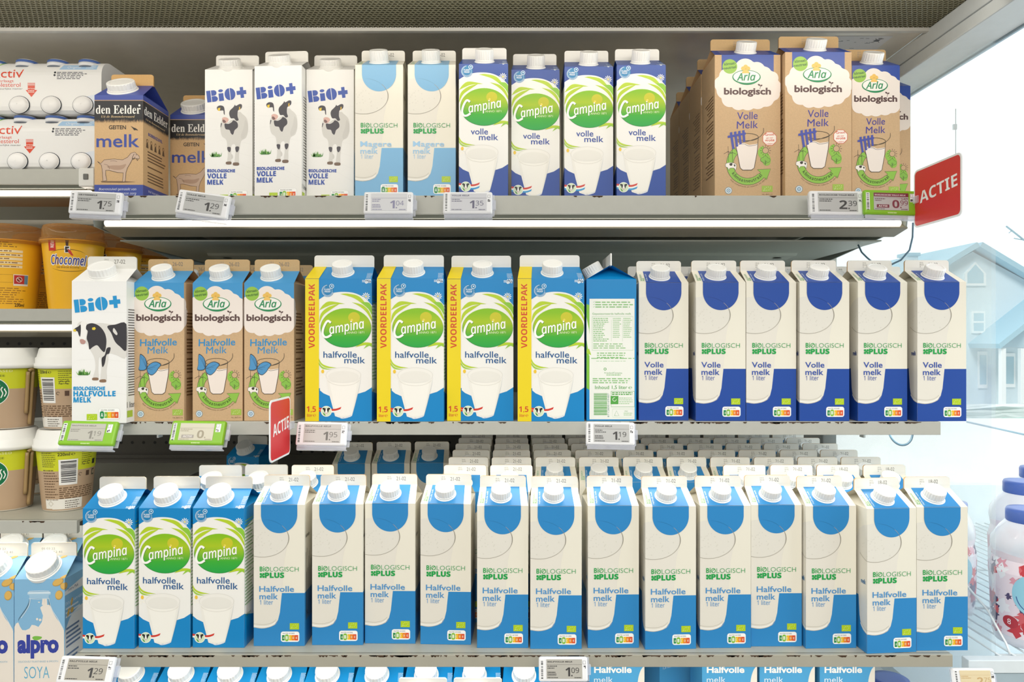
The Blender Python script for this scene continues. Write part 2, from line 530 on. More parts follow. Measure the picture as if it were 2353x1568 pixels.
# ------------------------------------------------------------------ cream organic cartons with a round-ended tab
CREAM = '#ebe6d6'
def plus_carton(name, blue, word, best, words, pale=False, cap=(13.6, 15), date='21-02'):
    w, H = 70, 194.5
    K = .2258
    T = lambda x, y: ((x-253)*K, (1358-y)*K)
    a = Art(T)
    txt = words
    # base colour block right round the pack
    a.poly([(-105,0),(105,0),(105,73),(-35,73),(-105,73)], blue, 1, T=False)
    # the big printed glass, running round the left corner
    G = '#e6e1d5'
    body = [T(312,700),(7.5,120),(3.8,73),(1.0,46),(-1.5,36),(-6,29.5),(-14,25.5),(-24,24),(-35,25.5),(-44,29),(-49.5,36),(-52,46),(-54.5,73),(-58.5,120),(-60,147)]
    a.poly(body, G, 3, T=False)
    a.poly([(-23+36.3*math.cos(t*PI/30), 148.5+26*math.sin(t*PI/30)) for t in range(60)], '#e3dfd4', 4, T=False)
    R = random.Random(3)
    for i in range(26):
        t = R.random()*2*PI; q = R.random()**.5
        a.poly([(-21+29*q*math.cos(t)+(.5+R.random())*math.cos(v), 144+17*q*math.sin(t)+(.4+.8*R.random())*math.sin(v)) for v in (0,1,2,3,4,5)], '#d9d5c9', 5, T=False)
    def arcp(a0, a1, rx=36.3, ry=26, n=34):
        return [(-23+rx*math.cos(math.radians(a0+(a1-a0)*k/n)), 148.5+ry*math.sin(math.radians(a0+(a1-a0)*k/n))) for k in range(n+1)]
    a.stroke(arcp(-140, 42), .55, '#a39d90', 12, T=False)
    a.stroke(arcp(-32, 34), 1.0, '#8f8a7e', 13, taper=True, T=False)
    # foot of the glass
    a.stroke(smooth([(-50,36),(-44,30.5),(-34,27.6),(-22,26.4),(-12,28.3),(-5,32.6)]), .9, '#fdfcf8', 6, T=False)
    a.stroke(smooth([(-50,38.5),(-42,33),(-32,30.3),(-20,29.6),(-10,32),(-4,36.5)]), .45, '#b9b3a5', 7, T=False)
    a.stroke(smooth([(-51,36),(-44,29.2),(-34,25.8),(-23,24.4),(-12,26.5),(-4,31),(-1,37.5)]), .5, '#c4bfb2', 8, taper=True, T=False)
    # tab on the front and roof
    P = [(25,250),(25,180)] + [(25*math.cos(math.radians(t)), 181+25.5*math.sin(math.radians(t))) for t in range(-6,-180,-6)] + [(-25,180),(-25,250)]
    a.poly(P, blue, 10, T=False)
    a.stroke(arcp(36, 88), .45, darker(blue, .86), 14, taper=True, T=False)
    g = '#18a04a'; g2 = '#2f9d58'
    a.text('Bi', 135, 903, x1=162, h=6.4, c=g, l=14, st='bold')
    a.text('O', 165, 903, x1=193, h=6.5, c=g, l=14)
    a.stroke(smooth([(171,896),(178,886),(187,880)], 4), .7, g, 15)
    a.text('LOGISCH', 198, 903, x1=372, h=6.4, c=g2, l=14, off=-.012)
    x, y = T(135, 942); mini_clover(a, x, y, 6.8, g, 14)
    a.text('PLUS', 166, 941, x1=284, h=6.6, c=g, l=14, st='bold', off=.035)
    tc = words[3] if len(words) > 3 else blue
    a.text(words[0], 132, 1026, x1=words[2], h=7.6, c=tc, l=14, off=.012)
    a.text('melk', 133, 1072, x1=246, h=8.0, c=tc, l=14, off=.012)
    a.text('1 liter', 135, 1105, x1=216, h=5.9, c=tc, l=14, st='sans')
    x, y = T(318, 1257); eurleaf(a, x, y, 12.8, 8.6)
    x, y = T(264, 1332); nutri(a, x, y, 25.2, best, edge='#e8e8e4')
    # small print up the roof
    a.text('BIOLOGISCH', -29.5, 200, x1=-29.5+22, h=2.6, c=g2, l=14, rot=90, T=False)
    a.text('PLUS', -26.2, 200, x1=-26.2+9, h=2.4, c=g, l=14, rot=90, st='bold', T=False)
    a.text(word, -21.5, 199, x1=-21.5+25, h=2.4, c='#dfe9f2', l=14, rot=90, T=False)
    a.stroke([(-25.4, H+.3), (25.4, H+.3)], .25, darker(blue, .9), 14, T=False)
    # side print: turned lines of small type on the right side, tail of the name on the left
    for i in range(22):
        xx = 40+i*2.5; ln = 60+40*random.Random(i).random()
        a.poly([(xx,34),(xx+.9,34),(xx+.9,34+ln),(xx,34+ln)], '#77746c' if i % 5 else '#3a3934', 14, T=False)
    a.text('Halfvolle' if 'Half' in words[0] else words[0], 38.5, 148, x1=56, h=4.2, c='#3c3a36', l=14, st='bold', T=False)
    a.text('1L', 42, 40, x1=50, h=6, c='#1f2a3c', l=15, st='bold', T=False)
    a.text('melk', -48, 92, x1=-37.5, h=6, c=darker(blue, .85), l=14, off=.02, T=False)
    fa = Art()
    return carton(name, w, 70, H, 19, 15.5, a, CREAM, cap=cap, capu=-2.5, date=date, finc='#efece3', finedge='#d2a45e', finart=fa)

# ------------------------------------------------------------------ cartons with the green oval
def campina_art(blue, word, w=71):
    K = .2268
    T = lambda x, y: ((x-651)*K, (1365-y)*K)
    a = Art(T)
    lime = '#b5cf2a'
    # upper colour over the shoulder
    a.poly([(-36,165)] + smooth([(-36,168),(-24,175),(-9,178.5),(8,178),(20,174),(29,168),(36,160.5)], 6) + [(36,270),(-36,270)], blue, 1, T=False)
    # sweeping leaves
    lc = [2.4]
    def leaf(top, bot, c=lime, l=3):
        lc[0] += .25; l = lc[0]
        a.poly(smooth(top, 8)+smooth(bot, 8)[::-1], c, l)
    leaf([(495,690),(520,655),(560,635),(650,650)], [(495,690),(530,672),(575,655),(650,650)])
    leaf([(495,770),(505,710),(550,670),(620,648)], [(495,770),(520,720),(560,688),(620,648)])
    leaf([(620,590),(670,588),(740,610),(800,690)], [(620,590),(665,602),(720,625),(800,690)])
    leaf([(690,640),(750,655),(790,690),(812,740)], [(690,640),(740,668),(780,705),(812,760)])
    leaf([(745,640),(780,640),(800,650),(815,680)], [(745,640),(775,665),(795,690),(815,730)], '#8cc63a')
    leaf([(710,915),(745,890),(780,885),(812,890)], [(710,915),(750,905),(785,902),(812,915)])
    leaf([(760,925),(780,900),(800,895),(812,900)], [(760,925),(785,910),(800,905),(812,915)], '#95c83c', 4)
    leaf([(490,990),(505,1020),(540,1040),(600,1040)], [(490,975),(510,1012),(545,1030),(600,1040)])
    leaf([(490,1015),(510,1042),(540,1050),(570,1048)], [(490,1000),(510,1030),(540,1044),(570,1048)], '#9fcb3e', 4)
    # daisy
    for q in range(11):
        t = 2*PI*q/11
        x, y = T(775, 605)
        a.poly([(x+math.cos(t+dt)*r, y+math.sin(t+dt)*r) for dt, r in ((0,.8),(-.16,4.4),(0,5.9),(.16,4.4))], '#fbfaf3', 6, T=False)
    x, y = T(775, 605)
    a.poly([(x+1.3*math.cos(k*PI/5), y+1.3*math.sin(k*PI/5)) for k in range(10)], '#f2e27a', 7, T=False)
    # badge
    bx, by = T(545, 570)
    circ = lambda x, y, r, c, l, n=30: a.poly([(x+r*math.cos(2*PI*k/n), y+r*math.sin(2*PI*k/n)) for k in range(n)], c, l, T=False)
    circ(bx, by, 8.6, '#1d7fb4', 5)
    a.stroke([(bx+7.6*math.cos(math.radians(t)), by+7.6*math.sin(math.radians(t))) for t in range(95, 345, 8)], .55, '#e4eef4', 6, T=False)
    a.stroke([(bx+6.3*math.cos(math.radians(t)), by+6.3*math.sin(math.radians(t))) for t in range(120, 400, 8)], .3, '#e4eef4', 6, T=False)
    circ(bx+5.6, by+6.2, 3.2, '#e4eef4', 6); circ(bx+5.6, by+6.2, 2.5, '#1d7fb4', 7); circ(bx+5.8, by+6.4, 1.0, '#e4eef4', 8)
    a.text('PLANET', bx-4.4, by+.7, x1=bx+4.4, h=2.2, c='#eef4f7', l=7, st='bold', T=False)
    a.text('PROOF', bx-4.0, by-2.3, x1=bx+4.0, h=2.2, c='#eef4f7', l=7, st='bold', T=False)
    # oval with lettering
    ox, oy = T(655, 795)
    E = lambda rx, ry, dy=0, n=48: [(ox+rx*math.cos(2*PI*k/n), oy+dy+ry*math.sin(2*PI*k/n)) for k in range(n)]
    a.poly(E(34.6, 27.2, -.5), '#2f8f3c', 4, T=False)
    a.poly(E(34.2, 26.8), 'OVAL', 5, T=False)
    a.poly([(ox+11+8*math.cos(2*PI*k/24), oy+14+7.5*math.sin(2*PI*k/24)) for k in range(24)], '#c9c42a', 6, T=False)
    for dx, dy, c, l in ((.5,-.6,'#3d7a2c',7),(0,0,'#fbfaf4',8)):
        cv = [(565,765),(545,755),(525,785),(515,825),(525,850),(545,852),(568,838)]
        P = [T(*p) for p in cv]
        a.stroke(smooth([(p[0]+dx, p[1]+dy) for p in P], 8), 3.0, c, l, T=False)
        a.text('ampina', 560-1+dx/K, 834-dy/K, x1=772, h=12.2, c=c, l=l, st='ital', off=.014, rot=10)
    circ(T(690,748)[0], T(690,748)[1], 1.6, '#e9d65a', 9, 12)
    a.text('ANNO 1871', 662, 832, x1=764, h=2.9, c='#e6edc4', l=8, rot=1)
    dk = '#17568f'if word == 'halfvolle' else '#24479e'
    if word == 'halfvolle':
        a.text('halfvolle', 520, 978, x1=720, h=8.6, c=dk, l=6, off=.008)
        a.text('melk', 645, 1012, x1=770, h=8.6, c=dk, l=6, off=.008)
    else:
        a.text('volle', 570, 972, x1=680, h=8.6, c=dk, l=6, off=.008)
        a.text('melk', 622, 1008, x1=745, h=8.6, c=dk, l=6, off=.008)
    # yellow bloom by the glass
    for q in range(7):
        t = q*.9; x, y = T(512, 1075)
        a.poly([(x+math.cos(t+dt)*r, y+math.sin(t+dt)*r) for dt, r in ((0,1),(-.2,5),(0,7),(.2,5))], '#f7f3e6', 4, T=False)
    a.ell(516, 1062, 9, 12, '#f0c63c', 6, n=14)
    # lower colour and the glass of milk
    a.poly([(488,1168),(520,1195),(558,1212),(592,1335),(690,1335),(722,1200),(770,1185),(815,1156),(815,1365),(488,1365)], blue, 2)
    a.poly([(535,1085),(745,1085),(728,1180),(692,1330),(680,1340),(620,1345),(590,1335),(556,1205)], '#f0ede4', 5)
    a.poly([(556,1130),(724,1130),(690,1322),(676,1330),(622,1333),(598,1325)], '#f6f3ea', 6)
    a.ell(640, 1085, 106, 48, '#e3e0d8', 7); a.ell(640, 1086, 103, 45, '#f1eee6', 8)
    a.ell(640, 1095, 92, 36, '#ebe8df', 9)
    a.arc(640, 1108, 96, 40, 10, 170, .5, '#dcd8cd', 10)
    a.spline([(746,1095),(735,1160),(705,1280),(692,1330)], .5, '#cfd3d3', 10, taper=True)
    a.poly(smooth([(612,1335),(640,1345),(690,1325),(672,1342),(630,1350)], 4, True), '#dfe2ea', 11)
    # ribbon and cow badge
    rb = lambda o0, o1, c: a.poly(smooth([(482,1280+o0),(540,1288+o0),(590,1290+o0),(628,1278+o0)], 5)+smooth([(482,1280+o1),(540,1288+o1),(590,1290+o1),(622,1280+o1)], 5)[::-1], c, 12)
    rb(0, 12, '#d23a2a'); rb(12, 22, '#f7f5f0')
    if word == 'volle': rb(22, 33, '#2c9bd6')
    circ(*T(538,1305), 7.4, '#f7f8f0', 14); circ(*T(538,1305), 6.7, '#d5e6c4', 15)
    bk = '#22241f'
    a.blob([(514,1288),(524,1283),(531,1291),(524,1298)], bk, 16); a.blob([(562,1288),(552,1283),(545,1291),(552,1298)], bk, 16)
    a.blob([(527,1288),(549,1288),(553,1300),(546,1316),(538,1322),(530,1316),(523,1300)], bk, 17)
    a.blob([(535,1288),(541,1288),(543,1302),(546,1312),(538,1316),(530,1312),(533,1302)], '#f4f4ee', 18)
    a.blob([(531,1312),(538,1309),(545,1312),(544,1322),(538,1326),(532,1322)], '#e8d9cf', 19)
    a.ell(535, 1318, 1.6, 1.6, bk, 20, n=8); a.ell(541, 1318, 1.6, 1.6, bk, 20, n=8)
    a.blob([(518,1312),(526,1318),(534,1330),(524,1328)], '#4f9a3c', 17)
    # round-number emblem and small type on the roof
    a.text('150', 770, 522, x1=805, h=5.2, c='#e8eef4', l=4, st='bold', off=.02) ; a.ell(777,518,9,9,'#e8eef4',3,n=9)
    a.lines(752, 505, 806, 2, 8, 5, '#dbe6f0', 4, seed=5)
    a.lines(775, 420, 812, 8, 9, 4, '#c9dcec', 4, seed=8)
    # right side: columns of green small print
    for i in range(26):
        ln = 20+15*random.Random(i+40).random()
        a.poly([(38,172-i*4.6),(38+ln,172-i*4.6),(38+ln,173.3-i*4.6),(38,173.3-i*4.6)], '#6ea55e', 6, T=False)
    a.text('Nutri', 40, 40, x1=58, h=5, c='#3b7d3a', l=6, T=False)
    return a

def with_sides(a, blue, w, d, wave=True):
    """the side panels carry the same blue above and below"""
    for sg in (-1, 1):
        P = [(sg*(w/2), 0), (sg*(w/2+d), 0), (sg*(w/2+d), 26), (sg*(w/2+d*.5), 34), (sg*(w/2), 46)]
        a.poly(P, blue, 2, T=False)
        P = [(sg*(w/2), 162), (sg*(w/2+d*.4), 168), (sg*(w/2+d), 176), (sg*(w/2+d), 240), (sg*(w/2), 240)]
        a.poly(P, blue, 2, T=False)
    return a

CYAN = '#0585c6'; ROYAL = '#1c479c'
def campina_big():
    """the large saver pack: same picture beside a yellow strip"""
    w, d, H = 93, 70, 199
    src = campina_art(CYAN, 'halfvolle')
    a = Art()
    a.merge(src, du=9.4, su=1.03, sv=1.012, u0=-46.6)
    # carry the colours out to the corner behind the strip
    a.poly([(-46.5,0),(-26,0),(-26,46),(-46.5,46)], CYAN, 0, T=False)
    a.poly([(-46.5,175),(-25,172),(-25,260),(-46.5,260)], CYAN, 0, T=False)
    Y = '#ecd31a'; R = '#cf4526'
    a.poly([(-46.5,0),(-27.3,0),(-27.3,260),(-46.5,260)], Y, 18, T=False)
    a.text('VOORDEELPAK', -33.2, 102, x1=-33.2+90, h=8.2, c=R, l=19, st='bold', rot=90, T=False)
    a.text('1,5', -44.5, 13, x1=-31.5, h=7.6, c=R, l=19, st='bold', T=False)
    a.text('liter', -44, 6.2, x1=-36.5, h=3.8, c=R, l=19, st='bold', T=False)
    a.text('℮', -35.6, 6.2, x1=-31.6, h=4.6, c=R, l=19, T=False)
    a.poly([(-46.5,15.2),(-27,14.4),(-27,16.8),(-46.5,18.4)], '#d23a2a', 16, T=False)
    a.poly(smooth([(-28,16.2),(-20,14.8),(-12,15.2)], 4)+smooth([(-28,13.6),(-20,12.4),(-12,12.8)], 4)[::-1], '#d23a2a', 12.6, T=False)
    for sg in (-1, 1):
        P = [(sg*46.5,162),(sg*80,168),(sg*117,172),(sg*117,240),(sg*46.5,240)]
        a.poly(P, CYAN, 2, T=False)
        a.poly([(sg*46.5,0),(sg*117,0),(sg*117,30),(sg*46.5,42)], CYAN, 2, T=False)
    return carton('big', w, d, H, 20, 17, a, WHITE, side='#e9eee4', roof=CYAN, gusset=CYAN, cap=(14.4, 15.5), capu=2.5, capt=.48, finc='#eeece6', finedge='#dcd9d2')

def campina_turned():
    """the same saver pack seen from its printed side: the side panel is this kind's front, the gable fold faces out"""
    w, d, H, h, fin = 70, 93, 199, 20, 17
    K = 70/345.0
    T = lambda x, y: ((x-2130)*K, (1190-y)*K)
    a = Art(T); g = '#55a548'
    a.rect(1978, 345, 2290, 1180, '#eff0e8', 2)
    a.poly([(1953,380),(1982,390),(1982,980),(1953,960)], '#7fbf3c', 1); a.poly([(1953,450),(1975,560),(1990,720),(1975,740),(1953,600)], '#eff0e8', 3)
    a.poly([(1953,700),(1975,690),(1990,735),(1953,720)], '#a9cf3a', 4)
    for i, yy in enumerate((365, 382, 398)):
        a.text('✓', 2003, yy+8, h=2.4, c=g, l=4); a.lines(2018, yy, 2282, 1, 10, 8, '#8cc07f', 4, seed=i, ragged=.1)
    a.text('Gepasteuriseerde halfvolle melk', 1998, 455, x1=2266, h=2.7, c=g, l=4)
    P = [(1997,468),(2280,468),(2280,702),(1997,702),(1997,468)]
    a.stroke(P, .35, '#8cc07f', 4)
    a.lines(2004, 478, 2120, 13, 13, 6, '#8cc07f', 4, seed=3, ragged=.5); a.lines(2140, 478, 2200, 11, 13, 6, '#a3cc97', 4, seed=4); a.lines(2212, 478, 2274, 11, 13, 6, '#a3cc97', 4, seed=5)
    a.stroke([(2130,490),(2130,640)], .2, '#8cc07f', 4); a.stroke([(2206,490),(2206,640)], .2, '#8cc07f', 4)
    a.lines(2004, 655, 2270, 3, 14, 6, '#8cc07f', 4, seed=6)
    a.lines(2030, 718, 2250, 3, 15, 7, '#8cc07f', 4, seed=7); a.lines(1990, 755, 2290, 1, 15, 6, '#8cc07f', 4, seed=8, ragged=.02); a.lines(2025, 775, 2230, 1, 12, 3, '#9fca94', 4, seed=9, ragged=.02)
    for q in range(5):
        t = PI/2+q*2*PI/5
        a.stroke([(2086+6*math.cos(t), 832+6*math.sin(t)), (2086+19*math.cos(t), 832+19*math.sin(t))], .9, g, 4, taper=True)
    a.ell(2086, 832, 10, 10, g, 4, n=12); a.ell(2086, 832, 6, 6, '#eff0e8', 5, n=12)
    a.text('FrieslandCampina', 2082, 864, x1=2204, h=2.3, c=g, l=4); a.lines(2095, 870, 2196, 1, 9, 6, '#8cc07f', 4, seed=10, ragged=.02)
    a.lines(2000, 895, 2280, 3, 14, 7, '#8cc07f', 4, seed=11, ragged=.15)
    a.text('Inhoud 1,5 liter', 2016, 970, x1=2240, h=4.9, c=g, l=4, off=.008); a.text('℮', 2248, 970, x1=2272, h=4.6, c=g, l=4)
    R = random.Random(4)
    y = 1000
    while y < 1148:
        t = 2+R.random()*5
        a.rect(2008, y, 2100, min(1150, y+t), g, 4); y += t+2+R.random()*3
    a.text('8712800169487', 2114, 1165, x1=2114+165, h=2.2, c='#5f8f86', l=4, rot=90)
    a.stroke([(2128,985),(2288,985),(2288,1093),(2128,1093),(2128,985)], .5, g, 4); a.lines(2134, 992, 2282, 2, 12, 7, g, 4, seed=12, ragged=.1)
    a.rect(2124, 1018, 2178, 1075, g, 5); a.arc(2151, 1042, 12, 12, 0, 290, .7, '#eff0e8', 6); a.lines(2182, 1030, 2280, 4, 13, 5, '#9fca94', 4, seed=13)
    a.stroke([(2138,1108),(2282,1108),(2282,1165),(2138,1165),(2138,1108)], .25, '#9fca94', 4)
    a.stroke([(2150,1155),(2165,1120),(2182,1155),(2150,1155)], .4, g, 4); a.text('FSC', 2222, 1128, x1=2244, h=1.6, c=g, l=4); a.lines(2215, 1135, 2275, 2, 12, 5, '#9fca94', 4, seed=14)
    D = Design(); D.d = d/1e3; D.w = w/1e3; D.cap = None
    k = 1e-3; x, y = w/2*k, d/2*k; Hz = H*k; Rz = (H+h)*k
    mb = MB()
    A = [(-x,-y,0),(x,-y,0),(x,y,0),(-x,y,0),(-x,-y,Hz),(x,-y,Hz),(x,y,Hz),(-x,y,Hz)]
    mb.add(A, [(0,3,2,1),(0,1,5,4),(2,3,7,6),(1,2,6,5),(3,0,4,7)], M(CYAN))
    wf = y*.93; e = .0012
    for sg in (-1, 1):
        q = [(sg*x,-y,Hz),(sg*x,y,Hz),(sg*e,wf,Rz),(sg*e,-wf,Rz)]
        mb.add(q, [(0,1,2,3) if sg > 0 else (3,2,1,0)], M(CYAN))
        ap = (0, sg*(wf-.024), Rz-.002)
        G = [(-x,sg*y,Hz),(x,sg*y,Hz),ap,(-e,sg*wf,Rz),(e,sg*wf,Rz)]
        fl = (lambda f: f) if sg < 0 else (lambda f: f[::-1])
        mb.add(G, [fl((0,1,2)), fl((0,2,3)), fl((2,1,4))], M(CYAN))
    lay(mb, a, (), (), lambda u, v, o, cu, cv: (u*k, -y-o, v*k), clip=(-w/2, w/2, 0, H))
    D.body = mb.mesh('carton_body')
    fb = MB(); fb.bbox(-.0012, .0012, -wf, wf, Rz-.001, Rz+.017, M('#eeece6'), r=.0008, seg=1)
    D.seal = fb.mesh('top_seal')
    D.cap = cap_mesh(.0144, .0155)
    ang = math.atan2(h, w/2)
    D.capm = Matrix.Translation((-x*.5, .0, Hz+.0105)) @ Matrix.Rotation(-ang, 4, 'Y')
    return D

# ------------------------------------------------------------------ white cartons with a cow
def block_word(a, x0, y0, hgt, slope, c, l=6):
    """stencil lettering B i O + on a rising line; x0, y0 lower left in mm"""
    ct, sn = math.cos(slope), math.sin(slope)
    R = lambda p: (x0+p[0]*hgt*ct-p[1]*hgt*sn, y0+p[0]*hgt*sn+p[1]*hgt*ct)
    P = lambda pts: a.poly([R(p) for p in pts], c, l, T=False)
    half = lambda cx, cy, rx, ry, a0, a1: [(cx+rx*math.cos(math.radians(a0+(a1-a0)*k/12)), cy+ry*math.sin(math.radians(a0+(a1-a0)*k/12))) for k in range(13)]
    P([(0,0),(.36,0),(.36,1),(0,1)])
    P([(.42,.52)]+half(.62,.76,.26,.24,-90,90)+[(.42,1)])
    P([(.42,0)]+half(.66,.24,.28,.24,-90,90)+[(.42,.48)])
    P([(1.04,0),(1.46,0),(1.46,.66),(1.04,.66)])
    P(half(1.25,.88,.21,.13,0,360)[:-1])
    P(half(2.0,.5,.44,.52,90,270)); P(half(2.06,.5,.44,.52,-90,90))
    s = .31
    P([(2.62,.36),(2.62+s,.36),(2.62+s,.06),(2.62+2*s-.02,.06),(2.62+2*s-.02,.36),(2.62+3*s-.1,.36),(2.62+3*s-.1,.7),(2.62+2*s-.02,.7),(2.62+2*s-.02,1.0),(2.62+s,1.0),(2.62+s,.7),(2.62,.7)])

@plain
def grass_tuft(a, x, y, s, l=5):
    R = random.Random(11)
    for i in range(30):
        dx = (R.random()-.5)*2; hh = s*(.5+.6*R.random())*(1-.4*abs(dx)); bx = x+dx*s*.8
        lean = (R.random()-.5)*s*.7
        c = ('#4d8f3a', '#6aa84a', '#3b7a30', '#8bbb62')[i % 4]
        a.poly([(bx-s*.1, y), (bx+s*.1, y), (bx+lean, y+hh)], c, l+i % 3, T=False)
    a.poly([(x-s*.75,y-s*.1),(x+s*.7,y-s*.1),(x+s*.6,y+s*.35),(x-s*.6,y+s*.35)], '#44803a', l, T=False)
    for k in range(6):
        t = k*PI/3; a.poly([(x+s*.55+s*.14*math.cos(t+d), y+s*.45+s*.14*math.sin(t+d)) for d in (0,.5,1)], '#f6f5ee', l+4, T=False)

def bio_volle():
    K = .196; T = lambda x, y: ((x-246)*K, (1282-y)*K)
    a = Art(T); B = '#2a4ea8'
    x, y = T(84, 528); block_word(a, x, y, 17.2, math.radians(6.5), B)
    S = '#d6d4cf'; D_ = '#46434a'
    a.blob([(210,650),(186,690),(184,735),(196,785),(228,815),(236,870),(240,930),(236,978),(262,980),(266,930),(266,862),(288,846),(300,870),(296,930),(292,985),(322,988),(324,930),(330,880),(342,820),(378,795),(394,735),(386,655),(350,615),(318,600)], S, 4)
    a.blob([(372,660),(393,700),(388,760),(352,808),(340,780),(360,720)], '#cfcdc8', 5)
    a.blob([(206,600),(240,575),(262,570),(300,580),(300,640),(262,665),(240,680),(212,672),(200,650)], '#efeeea', 5)
    a.blob([(156,566),(176,551),(204,556),(214,578),(216,622),(208,612),(205,590),(184,590),(164,588)], D_, 6)
    a.poly([(163,572),(183,568),(179,593),(165,591)], '#e9c93c', 7)
    a.blob([(250,615),(256,590),(276,570),(288,556),(294,545),(302,554),(330,540),(347,546),(344,572),(318,590),(314,632),(322,662),(304,668),(288,650),(262,648)], D_, 6)
    a.poly([(326,562),(334,560),(334,585),(324,584)], '#d8b246', 7)
    a.blob([(215,690),(244,692),(268,680),(284,664),(312,682),(316,716),(292,740),(284,765),(276,775),(262,762),(252,738),(222,730)], D_, 6)
    a.blob([(196,650),(216,640),(240,648),(246,664),(228,684),(204,682)], '#dcb3a8', 7)
    a.blob([(200,662),(212,660),(226,676),(214,684),(202,678)], '#7d5f5c', 8)
    a.poly([(188,684),(196,688),(187,718),(184,716)], D_, 8)
    a.blob([(236,870),(260,870),(262,890),(254,908),(240,896)], D_, 6); a.blob([(298,868),(324,866),(324,890),(312,908),(300,898)], D_, 6)
    a.blob([(228,982),(264,980),(264,1000),(228,1000)], '#76604f', 7); a.blob([(282,988),(322,988),(322,1008),(282,1008)], '#76604f', 7)
    a.blob([(262,920),(276,930),(278,952),(264,958)], '#cfcdc8', 3)
    x, y = T(148, 940); grass_tuft(a, x, y, 9)
    [a.text('BIOLOGISCHE', 82+dx, 1062-dx, x1=293+dx, h=4.2, c=B, l=6+dx*.2, st='bold') for dx in (0, 1.2, 2.4)]
    [a.text('VOLLE', 82+dx, 1108-dx, x1=228+dx, h=6.8, c=B, l=6+dx*.2, st='bold') for dx in (0, 1.2, 2.4)]; [a.text('MELK', 82+dx, 1156-dx, x1=204+dx, h=6.8, c=B, l=6+dx*.2, st='bold') for dx in (0, 1.2, 2.4)]
    for i in range(7): a.stroke(smooth([(60+i*30, 560+i*90), (160+i*20, 575+i*80), (420, 560+i*95)], 5), .15, '#dfdedb', 2)
    x, y = T(178, 1274); eurleaf(a, x, y, 12.6, 8.2)
    x, y = T(250, 1276); nutri(a, x, y, 27, 1, edge='#b9b9b9')
    for i in range(30): a.poly([(42,30+i*4.2),(42+18+8*random.Random(i).random(),30+i*4.2),(60,31.6+i*4.2),(42,31.6+i*4.2)], '#56534f', 5, T=False)
    a.text('1 liter', 37, 16, x1=56, h=7, c='#26262a', l=6, T=False)
    a.poly([(37,2),(47,2),(47,11),(37,11)], '#b3cf22', 6, T=False)
    return carton('bio', 71, 70, 197, 19, 16, a, '#f0efec', cap=(16, 13), capu=-2, capt=.42, finc='#f2f0ea', finedge='#e0dcd2')

def bio_half():
    # coordinates of the enlarged view: front 810..1385 wide, crease 725, foot from the second enlargement
    K = 70/575.0
    T = lambda x, y: ((x-1083)*K, 188-(y-730)*K)
    a = Art(T); B = '#1a93cf'
    x, y = T(826, 1062); block_word(a, x, y, 17.4, math.radians(6), B)
    S = '#dcd9d3'; D_ = '#37353a'
    # body and legs of a side-on cow looking out
    T2 = lambda px, py: ((px-597)*.2215, (1272-py)*.2265)
    b = Art(T2)
    b.blob([(470,690),(500,670),(540,690),(600,680),(680,690),(757,700),(757,880),(700,870),(655,860),(650,900),(640,960),(640,1020),(605,1025),(610,950),(605,890),(595,890),(592,960),(592,1010),(560,1012),(575,950),(570,890),(545,840),(520,800),(490,800),(484,740)], S, 4)
    b.blob([(490,680),(505,670),(522,682),(524,740),(514,790),(492,800),(484,780),(486,730)], '#f1efea', 6)
    b.blob([(456,712),(476,700),(488,690),(490,720),(486,760),(478,752),(470,730),(450,724)], D_, 7)
    b.poly([(446,718),(462,718),(462,732),(446,730)], '#e4c93a', 8)
    b.blob([(526,690),(560,682),(600,700),(630,740),(640,790),(630,850),(610,840),(586,812),(560,822),(540,836),(534,800),(524,770),(530,730),(520,715)], D_, 7)
    b.poly([(556,708),(572,704),(578,714),(570,722),(556,720)], '#e4c93a', 8)
    b.blob([(645,700),(690,690),(757,686),(757,840),(720,820),(690,790),(668,740)], D_, 7); b.blob([(684,710),(704,740),(698,752),(678,730)], S, 8)
    b.blob([(642,830),(664,826),(656,860),(640,870),(630,920),(616,940),(612,890),(630,870)], D_, 7)
    b.blob([(484,780),(500,776),(518,788),(510,804),(490,802)], '#b98f86', 8)
    b.blob([(560,1004),(590,1004),(590,1018),(558,1018)], '#8a6c55', 7); b.blob([(602,1016),(634,1014),(636,1030),(602,1030)], '#8a6c55', 7)
    a.merge(b)
    grass_tuft(a, *T2(505, 985), 9)
    [a.text('BIOLOGISCHE', *T2(446+dx, 1078-dx), x1=T2(630+dx,0)[0], h=4.4, c=B, l=6+dx*.2, st='bold', T=False) for dx in (0, 1.1, 2.2)]
    [a.text('HALFVOLLE', *T2(446+dx, 1114-dx), x1=T2(692+dx,0)[0], h=6.6, c=B, l=6+dx*.2, st='bold', T=False) for dx in (0, 1.1, 2.2)]
    [a.text('MELK', *T2(446+dx, 1150-dx), x1=T2(548+dx,0)[0], h=6.6, c=B, l=6+dx*.2, st='bold', T=False) for dx in (0, 1.1, 2.2)]
    x, y = T2(524, 1254); eurleaf(a, x, y, 13.6, 8.2)
    x, y = T2(596, 1250); nutri(a, x, y, 27, 0, edge='#b9b9b9')
    for i in range(7): a.stroke([(-35+i*3, 40+i*22), (0, 44+i*21), (35, 38+i*22)], .15, '#dfdedb', 2, T=False)
    for i in range(34): a.poly([(40,36+i*3.5),(40+20+6*random.Random(i).random(),36+i*3.5),(62,37.4+i*3.5),(40,37.4+i*3.5)], '#55524e', 5, T=False)
    a.text('1 liter', 37, 20, x1=58, h=8, c='#26262a', l=6, T=False)
    a.poly([(37,7),(52,7),(52,16),(37,16)], '#a9c72a', 6, T=False)
    return carton('bioh', 71, 70, 190, 20, 17, a, '#f1f0ed', cap=(17, 14), capu=-3, capt=.5, finc='#e4e2dc', finedge='#cfccc4', date='27-02')

